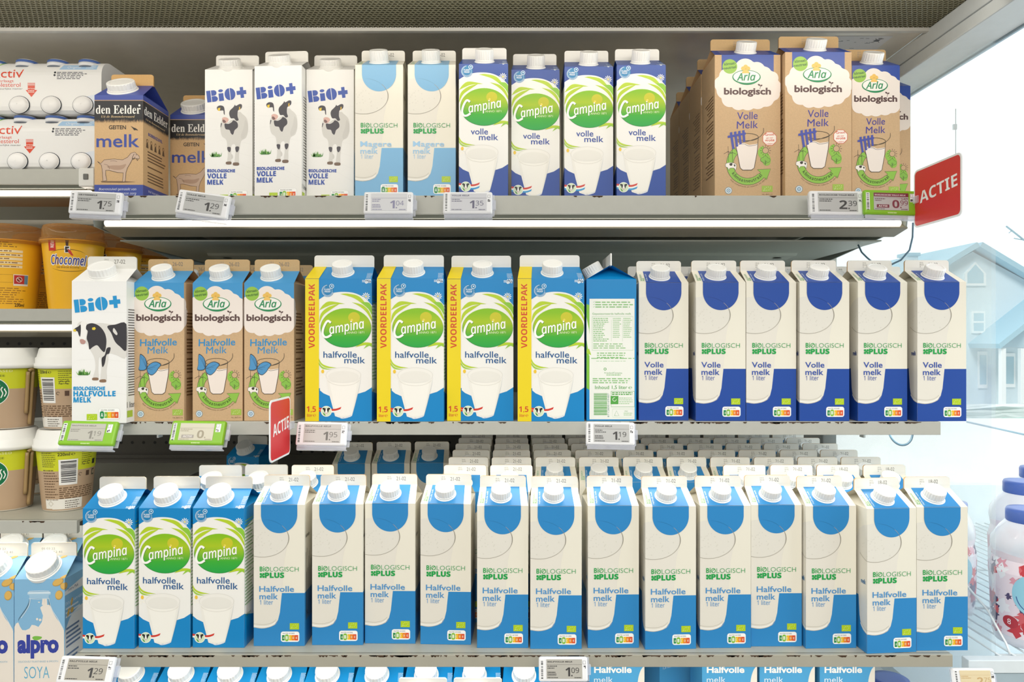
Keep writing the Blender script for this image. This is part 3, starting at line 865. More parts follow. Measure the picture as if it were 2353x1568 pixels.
# ------------------------------------------------------------------ kraft-brown organic cartons with a cloud
KRAFT = '#cbab84'
def arla_art(whole, big=False):
    K = .2295
    T = lambda x, y: ((x-952)*K, (1275-y)*K)
    a = Art(T)
    blue = '#2f4ca0' if whole else '#3f97cf'
    ink = '#3c3d98' if whole else '#2f8dc6'
    a.poly([(-34.9,159),(34.9,159),(34.9,250),(-34.9,250)], blue, 1, T=False)
    CR = [(828,552,42),(878,532,45),(938,512,62),(1005,520,50),(1050,540,42),(1092,566,40),(1112,620,40),(820,640,50),(848,690,48),(898,710,46),(952,705,52),(1010,700,50),(1060,690,46),(1100,660,40),(952,610,100),(880,620,80),(1030,620,80),(800,600,45)]
    a.poly(cloud([(x, y, r) for x, y, r in CR], 952, 620), '#efe4db', 3)
    # badge
    a.ell(848, 497, 43, 43, '#93bf45', 4)
    a.text('klimaat-', 816, 492, x1=884, h=3.6, c='#35602c', l=5, rot=8, off=.02); a.text('neutraal', 812, 516, x1=886, h=3.6, c='#35602c', l=5, rot=8, off=.02)
    # flower and oval
    for q in range(5):
        t = PI/2+q*2*PI/5; a.ell(940+15*math.cos(t), 514-15*math.sin(t), 13, 13, '#e9bd5c', 5+q % 2, n=14)
    a.ell(940, 514, 5, 5, '#d89c38', 8, n=10)
    g = '#1f8a55'
    a.ell(945, 560, 83, 42, g, 8); a.ell(945, 558, 77, 36.5, '#f3efe9', 9)
    a.arc(948, 566, 72, 38, 25, 155, 1.1, g, 10, taper=True)
    a.poly([(916,538),(924,522),(940,514),(956,522),(966,538)], '#efc468', 11)
    a.text('Arla', 888, 580, x1=998, h=9.4, c=g, l=12, st='ital', off=.02)
    a.text('biologisch', 813, 662, x1=1088, h=8.6, c='#5b4340', l=5, off=.036)
    a.stroke(smooth([(1022,632),(1026,620),(1024,606)], 4), .6, '#5b4340', 6); a.ell(1018, 606, 8, 5, '#5b4340', 6, n=12, rot=30); a.ell(1032, 610, 7, 4.5, '#5b4340', 6, n=12, rot=-40)
    if whole:
        a.text('Volle', 890, 812, x1=1010, h=10, c=ink, l=5, rot=2, shear=.06); a.text('Melk', 888, 866, x1=1012, h=10, c=ink, l=5, rot=2, shear=.06)
    else:
        a.text('Halfvolle', 836, 818, x1=1060, h=9.6, c=ink, l=5, rot=1.5, shear=.06, off=.012); a.text('Melk', 882, 864, x1=1008, h=9.6, c=ink, l=5, rot=1.5, shear=.06)
    # ring arrow
    gr = '#8fc04a'; dk = '#3f3b33'
    cx, cy = 952, 1075
    ring = lambda r, a0, a1, n=26: [(cx+r*math.cos(math.radians(a0+(a1-a0)*k/n)), cy+r*math.sin(math.radians(a0+(a1-a0)*k/n))) for k in range(n+1)]
    P = ring(124, 232, 40)+[(1062,1168),(1086,1104),(1008,1108),(1028,1126)]+ring(84, 48, 228)
    a.poly(P, gr, 4)
    a.stroke(P+[P[0]], .45, dk, 5)
    ccx, ccy = T(cx, cy)
    a.textarc('klimaatneutraal', ccx, ccy, 104*K+1.1, 210, 322, 4.6, '#33471f', 6, off=.01, inside=True)
    a.textarc('door compensatie en reductie, zie zijkant', ccx, ccy, 133*K+1.2, 222, 324, 1.9, '#6a5236', 6, inside=True)
    # right-hand hillside with sun and tree
    a.blob([(1018,985),(1040,970),(1062,1000),(1085,1040),(1080,1078),(1050,1082),(1030,1045),(1012,1015)], gr, 4)
    a.ell(1056, 995, 19, 19, dk, 5, n=22); a.ell(1056, 995, 16.5, 16.5, KRAFT, 6, n=22)
    for q in range(12):
        t = q*PI/6; a.stroke([(1056+24*math.cos(t), 995+24*math.sin(t)), (1056+32*math.cos(t), 995+32*math.sin(t))], .6, dk, 6)
    a.poly(cloud([(1040,1050,14),(1055,1040,14),(1070,1052,14),(1055,1058,15)], 1055, 1050, 40), dk, 6)
    a.poly(cloud([(1040,1050,12.5),(1055,1040,12.5),(1070,1052,12.5),(1055,1058,13.5)], 1055, 1050, 40), '#86bb4a', 7)
    a.stroke([(1055,1052),(1055,1082)], .6, dk, 8); a.stroke([(1055,1066),(1064,1058)], .5, dk, 8)
    # windmill and small cow
    for bx, by, s in ((838,1000,1.0),(862,1005,.8)):
        a.stroke([(bx,by),(bx+2,by+62)], .5, dk, 6)
        for q in range(3):
            t = q*2*PI/3+.5; a.stroke([(bx,by),(bx+30*s*math.cos(t), by+30*s*math.sin(t))], .45, dk, 6)
    a.blob([(824,1072),(850,1066),(882,1074),(886,1092),(880,1112),(872,1100),(848,1100),(842,1112),(834,1096),(822,1090)], '#f3ede4', 7)
    a.stroke(smooth([(824,1072),(850,1066),(882,1074),(886,1092),(880,1112),(872,1100),(848,1100),(842,1112),(834,1096),(822,1090),(824,1072)], 4), .4, dk, 8)
    a.blob([(846,1072),(862,1070),(860,1084),(848,1084)], dk, 8, n=3); a.blob([(870,1078),(880,1080),(876,1092)], dk, 8, n=3)
    # glass
    gl = [(878,942),(1012,942),(1008,1000),(990,1100),(975,1112),(922,1112),(908,1100),(888,1000)]
    a.poly([(882,962),(900,952),(930,950),(960,962),(1010,955),(1006,1000),(988,1098),(972,1109),(924,1109),(910,1098),(890,1000)], '#f0e4da', 9)
    a.stroke([(878,915),(884,975),(890,1000),(908,1098),(922,1111),(975,1111),(990,1098),(1008,1000),(1014,915)], .65, dk, 10)
    a.arc(946, 915, 68, 22, 0, 360, .55, dk, 10)
    a.spline([(888,935),(915,945),(950,940),(985,930),(1020,915),(1042,890),(1044,862)], .6, dk, 11)
    a.spline([(884,972),(905,958),(930,956),(960,968),(1008,960)], .5, dk, 11)
    if whole:
        fc = '#4a53a6'
        for i in range(4):
            x = 848+i*24
            a.poly([(x,900-i*4),(x+14,897-i*4),(x+27-i*3,985-i*14),(x+14-i*3,988-i*14)], fc, 12+i % 2)
            a.poly([(x,888-i*4),(x+14,886-i*4),(x+14,898-i*4),(x,900-i*4)], fc, 12)
        a.poly([(835,908),(940,888),(940,900),(835,921)], fc, 14)
    else:
        bl = '#4f93c4'; be = '#39434e'
        w1 = [(838,866),(858,876),(874,900),(880,938),(872,962),(848,968),(828,962),(834,930),(834,898)]
        w2 = [(880,946),(902,922),(935,912),(966,928),(950,952),(936,976),(910,996),(886,985),(878,965)]
        for w_ in (w1, w2):
            a.blob(w_, be, 13); mx = sum(p[0] for p in w_)/len(w_); my = sum(p[1] for p in w_)/len(w_)
            a.blob([(mx+(p[0]-mx)*.9, my+(p[1]-my)*.9) for p in w_], bl, 14)
        a.stroke([(870,935),(884,975)], 1.6, be, 15, taper=True)
        for q in range(3): a.stroke([(876,950),(842+q*14,880+q*8)], .3, be, 15); a.stroke([(882,955),(945-q*16,930+q*16)], .3, be, 15)
    if big:
        a.poly([(1080+44*math.cos(math.radians(22.5+45*k)), 925+44*math.sin(math.radians(22.5+45*k))) for k in range(8)], '#d4553a', 6)
        a.poly([(1080+41*math.cos(math.radians(22.5+45*k)), 925+41*math.sin(math.radians(22.5+45*k))) for k in range(8)], '#f5ece2', 7)
        for i, tx in enumerate(('Groot', 'pak voor', 'grote', 'ontbijters')):
            hw = (26, 20, 28, 20)[i]
            a.text(tx, 1080-hw, 908+i*17, x1=1080+hw, h=(3.2,1.8,3.4,1.5)[i], c='#d4553a', l=8, off=.02, rot=3)
    a.ell(840, 1232, 21, 21, '#6f8fa0', 5); a.ell(840, 1232, 18, 18, '#dfe6e6', 6); a.ell(840, 1232, 12, 12, '#6f9cc0', 7); a.ell(840, 1232, 7, 7, '#dfe6e6', 8); a.ell(840, 1232, 3.5, 3.5, '#6f8fa0', 9)
    x, y = T(1034, 1240); eurleaf(a, x, y, 14.5, 8.4, '#a3c04e')
    a.text('NL-BIO-01', 1036, 1258, x1=1096, h=1.7, c='#7d6648', l=6)
    return a

def arla(whole, big=False):
    src = arla_art(whole, big)
    a = Art()
    if big: a.merge(src, su=1.09, sv=1.075)
    else: a.merge(src, su=1.0, sv=1.0)
    # sides: brown line print in boxes
    w2 = 48 if big else 35
    for sg in (-1, 1):
        for i in range(26):
            if i in (7, 13, 19): continue
            ln = 22+20*random.Random(i*3+sg).random()
            u0 = sg*(w2+8); u1 = sg*(w2+8+ln)
            a.poly([(u0,150-i*4.6),(u1,150-i*4.6),(u1,152-i*4.6),(u0,152-i*4.6)], '#7a5a38', 4, T=False)
        a.stroke([(sg*(w2+4),40),(sg*(w2+62),40),(sg*(w2+62),156),(sg*(w2+4),156),(sg*(w2+4),40)], .4, '#7a5a38', 4, T=False)
    blue = '#2f4ca0' if whole else '#3f97cf'
    return carton('arla', 96 if big else 70, 70, 209 if big else 193.5, 20, 17, a, KRAFT, roof=blue, gusset=KRAFT, cap=(14, 15) if not whole else (14.5, 15.5),
                  capu=-2 if not whole else 2, capt=.5, kind='kraft', finc='#cfae7e', finedge='#b98f58', date='28' if whole else '26-02')

# ------------------------------------------------------------------ squat goat-milk carton
def goat():
    w, H = 71, 150
    T = lambda x, y: ((x-969)*71/398, (1263-y)*.18)
    a = Art(T); BL = '#3d4f9f'; BK = '#2b2a2c'; KR = '#d0ad80'
    a.poly([(-120,143),(120,143),(120,230),(-120,230)], BL, 1, T=False)
    R = random.Random(2)
    top = 142; jag = []
    x = -120
    while x < 120:
        jag += [(x, 110+R.random()*2), (x+.8, 113+3*R.random()), (x+1.4, 109+R.random())]; x += 1.9
    a.poly([(-120,top)]+jag+[(120,112),(120,top)], BK, 3, T=False)
    for k in range(60):
        x = -118+k*4+R.random()*2; hh = 3+5*R.random()
        a.poly([(x,108.5),(x+.9,108.5),(x+1.4+R.random()*2,108+hh)], KR, 4, T=False)
    a.text('den Eelder', 782, 580, x1=1148, h=12.5, c='#f3f1ea', l=5, st='serif')
    a.text('Uit de Bommelerwaard', 826, 612, x1=1100, h=3.2, c='#cbb287', l=5, st='sbi')
    a.ell(1138, 513, 9, 9, '#f3f1ea', 5, n=14)
    a.text('GEITEN', 888, 706, x1=1028, h=5.6, c='#3a332b', l=5, off=.02)
    a.blob([(1068,680),(1090,692),(1110,700),(1128,716),(1108,712),(1096,715),(1088,704)], '#3a332b', 5)
    a.text('melk', 786, 850, x1=1138, h=18.5, c=BL, l=5, off=.012)
    # goat drawing
    GC = '#cbb09a'; ink = '#4a3a2e'
    body = [(795,968),(822,985),(850,955),(930,948),(1000,955),(1040,935),(1070,900),(1100,892),(1136,925),(1140,945),(1112,945),(1085,940),(1062,985),(1040,1020),(1028,1060),(1022,1130),(1000,1132),(1006,1060),(960,1058),(890,1040),(862,1040),(862,1080),(872,1122),(840,1128),(836,1060),(828,1000)]
    a.poly(body, GC, 5); a.stroke(body+[body[0]], .6, ink, 6)
    a.blob([(870,1010),(930,1035),(1000,1030),(1030,990),(980,1000),(920,1000)], '#b4957e', 6)
    a.spline([(1096,905),(1080,940),(1090,950),(1104,930)], .7, ink, 7); a.ell(1112, 914, 4, 4, ink, 7, n=8); a.spline([(1112,945),(1122,960),(1128,950)], .7, ink, 7)
    a.spline([(900,965),(930,962),(955,970)], .4, ink, 7); a.spline([(850,990),(880,1000),(895,1030)], .4, ink, 7)
    a.poly([(820,1128),(1020,1128),(1110,1134),(1000,1140),(830,1138)], '#7a5f45', 4)
    a.poly([(-120,0),(120,0),(120,19),(-120,19)], BL, 3, T=False)
    a.text('Boerenzuivel gemaakt van', 806, 1202, x1=1112, h=3.3, c='#dfe3ee', l=5, st='ital'); a.text('melk van onze zorg', 880, 1236, x1=1112, h=3.3, c='#dfe3ee', l=5, st='ital')
    # right side, 80..: u runs on past the corner
    a.text('den Eelder', 38.5, 123, x1=108, h=12.5, c='#f3f1ea', l=5, st='serif', T=False); a.text('Uit de Bommelerwaard', 43, 116, x1=100, h=2.8, c='#cbb287', l=5, st='sbi', T=False)
    a.text('BOERENZUIVEL', 50, 95, x1=92, h=4.4, c=BL, l=5, off=.02, T=False)
    for i in range(5):
        x = 47+i*12
        a.poly([(x+2.6*math.cos(k*PI/6), 86+3.2*math.sin(k*PI/6)) for k in range(12)], '#5b4938', 5, T=False)
        a.poly([(x-3.4,76),(x+3.4,76),(x+2,83),(x-2,83)], '#5b4938', 5, T=False)
        a.poly([(x+1.6*math.cos(k*PI/6), 86+2*math.sin(k*PI/6)) for k in range(12)], '#cfa97c', 6, T=False)
    for i in range(11):
        if i in (4, 6): continue
        ln = 40+16*R.random(); a.poly([(48,70-i*4.4),(48+ln,70-i*4.4),(48+ln,71.8-i*4.4),(48,71.8-i*4.4)], '#6b5138', 5, T=False)
    a.text('Vol karakter en', 50, 11, x1=96, h=3.2, c='#dfe3ee', l=5, st='ital', T=False); a.text('vriendelijk', 50, 5, x1=84, h=3.2, c='#dfe3ee', l=5, st='ital', T=False)
    return carton('goat', w, 76, H, 27, 17, a, KR, roof=BL, gusset=BL, cap=(19.5, 13), capu=-4, capt=.5, kind='kraft', finc='#cfa56a', finedge='#b98f58', taper=.9)

# ------------------------------------------------------------------ soy drink carton with a bottle picture
def soya():
    w, H = 72, 195
    T = lambda x, y: ((x-340)*72/450, (1862-y)*.157)
    a = Art(T); BL = '#86b9dc'; CRM = '#efe6da'
    a.rect(560, 650, 1200, 300, BL, 0)
    milk = [(115,1062),(130,1030),(150,1020),(165,1060),(185,1092),(215,1095),(250,1078),(270,1045),(300,1050),(330,1065),(360,1020),(370,960),(345,885),(372,860),(430,860),(455,920),(490,985),(530,1040),(558,1100),(566,1862),(115,1862)]
    a.poly(milk, CRM, 3)
    a.stroke([(372,860),(378,800),(392,790),(396,860)], 4, CRM, 4)
    a.ell(318, 992, 10, 12, CRM, 4, n=14); a.ell(345, 1000, 12, 12, CRM, 4, n=14); a.ell(335, 835, 9, 5, CRM, 4, n=12)
    gl = '#d3e3ee'; gd = '#4f6d80'
    a.spline([(248,800),(240,850),(215,900),(160,980),(150,1010)], 1.3, gd, 6, taper=True); a.spline([(256,800),(250,850),(225,905),(175,980)], .9, gl, 6)
    a.spline([(424,800),(432,850),(460,920),(500,985),(555,1090)], .9, gl, 6); a.spline([(418,800),(428,850),(436,870)], 1.0, gd, 7, taper=True)
    a.rrect(230, 735, 442, 768, 12, '#a9cde4', 5); a.rrect(236, 740, 436, 755, 6, '#d9e9f3', 6); a.rect(248, 768, 424, 800, '#a4c9e2', 5)
    a.spline([(246,732),(340,728),(426,732)], .8, gl, 7); a.spline([(244,800),(335,806),(428,800)], .7, gl, 7)
    def bean(x, y, rx, ry, rot, c='#e0b560'):
        a.ell(x, y, rx, ry, darker(c, .86), 8, n=22, rot=rot); a.ell(x-2, y-3, rx*.88, ry*.85, c, 9, n=22, rot=rot)
    for b in ((645,478,52,19,-25),(570,590,56,19,-25),(505,650,54,32,-28),(565,688,40,34,0),(514,770,34,45,10),(672,870,16,38,15),(620,955,16,42,20),(676,950,26,26,0),(440,372,40,14,-20)): bean(*b)
    a.rect(560, 515, 640, 560, '#8fce73', 8)
    DB = '#3543a0'
    a.text('alpro', 142, 1298, x1=512, h=24, c=DB, l=8, off=.05)
    a.blob([(275,1165),(300,1150),(360,1158),(345,1180),(300,1190)], '#7fbf4a', 9)
    a.text('DELICIOUSLY PLANT-BASED & SMOOTH', 150, 1396, x1=506, h=2.6, c='#8fb9cf', l=8)
    a.text('SOYA', 203, 1545, x1=428, h=17.5, c='#62b1d3', l=8, off=-.01)
    # right side
    a.poly([(36,170),(110,170),(110,188),(36,176)], '#e8e9ea', 4, T=False)
    a.text('Tetra Pak', 42, 174, x1=70, h=4, c='#3c3a6c', l=8, T=False); a.text('DUURZAAM VERPAKT', 38, 155, x1=92, h=4, c='#eaf1f6', l=8, T=False)
    for i in range(3): a.poly([(38,148-i*6),(70+i*4,148-i*6),(70+i*4,150.5-i*6),(38,150.5-i*6)], '#dfeaf2', 8, T=False)
    a.poly(smooth([(36,116),(50,134),(72,142),(108,142)], 6)+[(108,0),(36,0)], '#eef0f0', 3, T=False)
    for i in range(12):
        ln = 26+22*random.Random(i+7).random()
        if i in (5, 9): continue
        a.poly([(39,118-i*6.5),(39+ln,118-i*6.5),(39+ln,121-i*6.5),(39,121-i*6.5)], '#6f86a8', 8, T=False)
    fa = Art(); fa.text('05 03 22', -18, 9.4, x1=2, h=3.2, c='#8b887f', l=1, T=False); fa.text('FR019 12 41', -18, 4.4, x1=12, h=3.2, c='#8b887f', l=1, T=False)
    return carton('soya', w, 70, H, 24, 20, a, BL, cap=(21, 15), capu=-3, capt=.47, finc='#e6e1d6', finedge='#d8cbb4', finart=fa)

# ------------------------------------------------------------------ blue 1.5 litre cartons under the bottom shelf
def blue_carton():
    w, H = 82, 211
    a = Art(); BL = '#4fa3d6'
    a.text('Halfvolle', -34, 195.5, x1=22, h=9.5, c='#f4f5f2', l=4, off=.03, T=False)
    a.text('melk', -34, 181, x1=-6, h=8.5, c='#e6eef4', l=4, T=False); a.text('1,5 liter', -34, 171, x1=-14, h=4.6, c='#e6eef4', l=4, T=False)
    a.poly(smooth([(41,206),(36,200),(32,188),(30,170),(28,140)], 6)+[(28,0),(41,0)], '#e9e4d8', 3, T=False)
    a.poly([(41,0),(111,0),(111,205),(41,206)], '#cfd0cc', 2, T=False)
    a.poly([(60,195),(111,200),(111,120),(70,140)], '#3f7fc0', 3, T=False)
    return carton('blue', w, 70, H, 20, 16, a, BL, cap=(14, 15), finc='#eeece6')

# ------------------------------------------------------------------ electronic price tags and promotion signs
CLEAR = clear('clear_plastic', '#eef0f8', .08, .72)
def price_tag(label, px, Y, y, wpx, whole, cents, head, roll=0, pitch=0, yaw=0, green=False, action=False, old=None, screen='#bcbcba', ink='#3a3838', sub=None, holder=.011):
    W = wpx*y/F*1000; H = W*.47
    loc = at(px, Y, y)
    t = thing('price_tag', label, 'price tag', loc, 0, 'electronic price tags')
    t.rotation_euler = (math.radians(pitch), math.radians(roll), math.radians(yaw))
    k = 1e-3; w, h = W/2*k, H/2*k
    body = '#86bf22' if green else '#eeeef0'
    mb = MB(); mb.bbox(-w, w, -.004, .004, -h, h, M(body, 'plastic'), r=.0028, seg=3)
    a = Art()
    R = random.Random(int(px))
    x0, x1, y0, y1 = (-W*.33, W*.30, -H*.33, H*.37) if green else (-W*.345, W*.385, -H*.37, H*.41)
    # bar code up the left edge
    bx = -W*.455
    a.rect(bx-W*.012, y0, bx+W*.055, y1, '#f2f2f2', 0)
    q = y0
    while q < y1-1:
        s = .35+R.random()*1.1; a.rect(bx, q, bx+W*.042, min(y1, q+s), '#2c2b2e', 1); q += s+.4+R.random()*.9
    # icons on the right
    ix = W*.36 if green else W*.43
    if green: a.rect(ix-W*.03, H*.02, ix+W*.06, H*.36, '#f2f2f2', 0); a.lines(-W*.08, -H*.41, W*.08, 1, 1, H*.045, '#cfe6a0', 1, seed=3, ragged=.02)
    a.stroke([(ix-1.6,H*.22),(ix+1.8,H*.22),(ix+1.8,H*.34),(ix-1.6,H*.34),(ix-1.6,H*.22)], .35, '#55545a', 2)
    for i in range(4):
        for j in range(4):
            if R.random() < .7: a.rect(ix-1.6+i*.85, H*.04+j*.85, ix-.8+i*.85, H*.04+.8+j*.85, '#3a393d', 2)
    lay(mb, a, (), (), lambda u, v, o, cu, cv: (u*k, -.004-o, v*k))
    mb.build('housing', t)
    # screen
    sb = MB(); sb.box(x0*k, x1*k, -.0045, -.0040, y0*k, y1*k, M(screen, 'screen'))
    b = Art(); sw, sh = x1-x0, y1-y0
    hc = ink
    if action and not green: hc = ink
    if head:
        if action and old: b.rect(x0, y1, x1, y1-sh*.22, '#7b3140', 1); hc = '#e6dadc'
        b.text(head, x0+sw*.03, y1-sh*.16, x1=x0+sw*min(.92, .052*len(head)), h=sh*.085, c=hc, l=2, st='mono', off=.02)
    b.rect(x0, y1-sh*.27, x1, y1-sh*.28, ink, 1)
    b.lines(x0+sw*.03, y1-sh*.33, x0+sw*.38, 2, sh*.1, sh*.045, ink, 1, seed=int(px)+2, ragged=.5)
    pc = '#7b3140' if old else ink
    xi = x1-sw*.47
    b.text(whole, xi, y0+sh*.13, x1=xi+sw*(.13 if whole == '1' else .20), h=sh*.44, c=pc, l=2, st='bold')
    xc = xi+sw*(.16 if whole == '1' else .225)
    b.rect(xc, y0+sh*.13, xc+sw*.035, y0+sh*.20, pc, 2)
    if cents: b.text(cents, xc+sw*.005, y0+sh*.30, x1=xc+sw*.22, h=sh*.26, c=pc, l=2, st='sans')
    b.lines(x1-sw*.22, y0+sh*.08, x1-sw*.03, 1, 1, sh*.045, ink, 1, seed=int(px)+5, ragged=.05)
    b.lines(x0+sw*.03, y0+sh*.08, x0+sw*.32, 1, 1, sh*.04, ink, 1, seed=int(px)+6, ragged=.05)
    if action:
        b.rrect(x0+sw*.08, y0+sh*.13, x0+sw*.44, y0+sh*.32, .5, pc if old else '#a9a29a', 2); b.text('ACTIE', x0+sw*.13, y0+sh*.175, x1=x0+sw*.39, h=sh*.1, c='#e9e4e0', l=3, st='bold')
    elif sub:
        b.rrect(x0+sw*.03, y0+sh*.16, x0+sw*.27, y0+sh*.28, .8, ink, 2); b.rrect(x0+sw*.04, y0+sh*.175, x0+sw*.26, y0+sh*.265, .7, screen, 3)
        for i in range(5): b.rect(x0+sw*(.06+.04*i), y0+sh*.19, x0+sw*(.085+.04*i), y0+sh*.25, ink, 4)
        b.lines(x0+sw*.03, y0+sh*.36, x0+sw*.25, 1, 1, sh*.05, ink, 1, seed=9, ragged=.02)
    if old: b.text(old, x1-sw*.2, y1-sh*.38, x1=x1-sw*.02, h=sh*.09, c=pc, l=2); b.stroke([(x1-sw*.2, y1-sh*.36), (x1-sw*.02, y1-sh*.33)], .3, pc, 3)
    lay(sb, b, (), (), lambda u, v, o, cu, cv: (u*k, -.0045-o, v*k))
    sb.build('screen', t)
    # clear holder behind the tag, with its ledge below
    cb = MB()
    cb.bbox(-w*.98, w*1.08, .0045, .0062, -h*1.05, h*.9, CLEAR, r=.0005, seg=1)
    cb.bbox(-w*.95, w*1.0, -.002, .0062, -h-.006, -h-.0045, CLEAR, r=.0004, seg=1); cb.bbox(-w*.95, w*1.0, -.002, -.0005, -h-.0045, -h-.0002, CLEAR, r=.0004, seg=1)
    cb.bbox(w*1.0, w*1.14, .001, .0062, -h*.5, h*.35, CLEAR, r=.0004, seg=1)
    cb.bbox(-w*.3, w*.3, .0062, holder, -h*.3, h*.3, CLEAR, r=.0004, seg=1)
    cb.build('clip_holder', t)
    return t

def promo_sign(label, loc, rz, W, H):
    t = thing('promotion_sign', label, 'sign', loc, rz, 'red promotion signs')
    k = 1e-3
    def rr(W, H, r):
        P = []
        for cx, cy, a0 in ((W/2-r,H/2-r,0),(-W/2+r,H/2-r,90),(-W/2+r,-H/2+r,180),(W/2-r,-H/2+r,270)):
            for q in range(7):
                a = math.radians(a0+15*q); P.append((cx+r*math.cos(a), cy+r*math.sin(a)))
        return P
    mb = MB(); P = rr(W, H, 8)
    V = [(p[0]*k, -.0007, p[1]*k) for p in P]+[(p[0]*k, .0007, p[1]*k) for p in P]; n = len(P)
    mb.add(V, [tuple(range(n))[::-1], tuple(range(n, 2*n))]+[(i, (i+1) % n, n+(i+1) % n, n+i) for i in range(n)], M('#f0f0f0', 'plastic'))
    a = Art(); a.poly(rr(W-5, H-5, 6), '#d92a2f', 0)
    a.text('ACTIE', -W*.36, -H*.10, x1=W*.43, h=H*.19, c='#f6f4f2', l=2, st='bold', rot=5)
    b = Art(); b.poly(rr(W-5, H-5, 6), '#d92a2f', 0)
    lay(mb, a, (), (), lambda u, v, o, cu, cv: (u*k, -.0007-o, v*k))
    lay(mb, b, (), (), lambda u, v, o, cu, cv: (-u*k, .0007+o, v*k))
    mb.build('board', t)
    c = MB(); s = 1 if rz > 0 else -1
    c.bbox(s*W*.5*k-.010, s*W*.5*k+.012, -.003, .003, -.006, .004, CLEAR, r=.0006, seg=1)
    c.build('sign_clip', t)
    return t

# ------------------------------------------------------------------ cups
def cone_map(r0, r1, h):
    rm = (r0+r1)/2*1000
    def f(u, v, o, cu, cv):
        r = r0+(r1-r0)*v/1000/h+o; a = u/rm
        return (r*math.sin(a), -r*math.cos(a), v*.001)
    return f

def wrap(mb, art, r0, r1, h, span=62):
    lay(mb, art, [x*2.5 for x in range(-60, 61)], (), cone_map(r0, r1, h), clip=(-span, span, .5, h*1000-.5))

AMBER = clear('amber_clear_plastic', '#d8a25c', .05, .86)
def choc_cup_meshes():
    h, r0, r1 = .108, .0345, .0440
    out = {}
    for kind in ('front', 'back'):
        mb = MB(); Yl = '#f9bd27'
        mb.lathe([(r0-.003,.0006),(r0,.0),(r0,.001)]+[(r0+(r1-r0)*q/10, h*q/10) for q in range(1, 11)]+[(r1+.002,h),(r1+.002,h+.002)], Yl, n=64)
        T = lambda x, y: ((x-828)*.143, (1035-y)*.143)
        a = Art(T)
        if kind == 'front':
            a.rect(592, 230, 672, 398, '#cc3327', 2); a.text('NEW', 652, 366, x1=652+80, h=5.4, c='#f6e9dc', l=3, st='bold', rot=84)
            a.poly(smooth([(712,232),(735,250),(758,275),(764,300),(768,350),(786,350),(790,300),(800,275),(830,250),(862,232)], 5), '#4a2a17', 2)
            a.rrect(752, 345, 802, 420, 8, '#f3efe6', 3); a.poly([(760,352),(796,352),(792,368),(772,374),(774,384),(790,386),(788,412),(760,414)], '#2b2424', 4); a.poly([(782,375),(806,390),(832,448),(812,446),(786,412)], '#cf3a26', 4)
            a.spline([(608,425),(680,392),(778,380),(880,392),(940,418)], .8, '#4a2a17', 3, taper=True)
            a.text('Chocomel', 604, 545, x1=958, h=14, c='#f4efe6', l=4, off=.07, st='ital', rot=-1.2); a.text('Chocomel', 612, 541, x1=950, h=13.4, c='#2d3494', l=5, off=.012, st='ital', rot=-1.2)
            a.text('DE ENIGE ECHTE', 672, 585, x1=884, h=2.3, c='#5b3a1c', l=4); a.spline([(612,585),(690,610),(778,620),(880,612),(948,590)], .7, '#4a2a17', 3, taper=True)
        else:
            a.lines(640, 300, 1000, 3, 22, 8, '#8a5a18', 2, seed=2)
            for i in range(5): a.rect(640, 385+i*42, 1010, 413+i*42, '#f5e2b6', 2); a.lines(660, 392+i*42, 1000, 1, 9, 10, '#8a5a18', 3, seed=i)
            a.stroke([(770,655),(925,655),(925,740),(770,740),(770,655)], .3, '#8a5a18', 2)
            a.rect(930, 650, 1075, 775, '#efe9e0', 2); a.rect(936, 658, 1035, 755, '#c22f2c', 3); a.rect(1035, 658, 1072, 755, '#5f93b8', 3); a.ell(985, 706, 30, 30, '#efe0d8', 4, n=20); a.ell(985, 706, 24, 24, '#8a2a28', 5, n=20); a.stroke([(965,686),(1005,726)], 1, '#efe0d8', 6)
            a.lines(640, 700, 800, 4, 24, 8, '#8a5a18', 2, seed=4); a.lines(640, 800, 1060, 8, 24, 8, '#a06a1c', 2, seed=5)
            a.text('230ml', 945, 1005, x1=1045, h=5, c='#3b2a14', l=4, off=.02)
        wrap(mb, a, r0, r1, h)
        out[kind] = mb.mesh('cup_body')
    mb = MB()
    R = r1+.0032
    mb.lathe([(R-.004,h-.004),(R,h-.0035),(R+.0008,h+.001),(R,h+.0048),(R-.003,h+.006),(R-.0035,h+.020),(R-.005,h+.0255),(R-.009,h+.027),(R-.012,h+.024),(.0005,h+.024)], AMBER, n=64, closed=False)
    out['lid'] = mb.mesh('clear_lid')
    return out

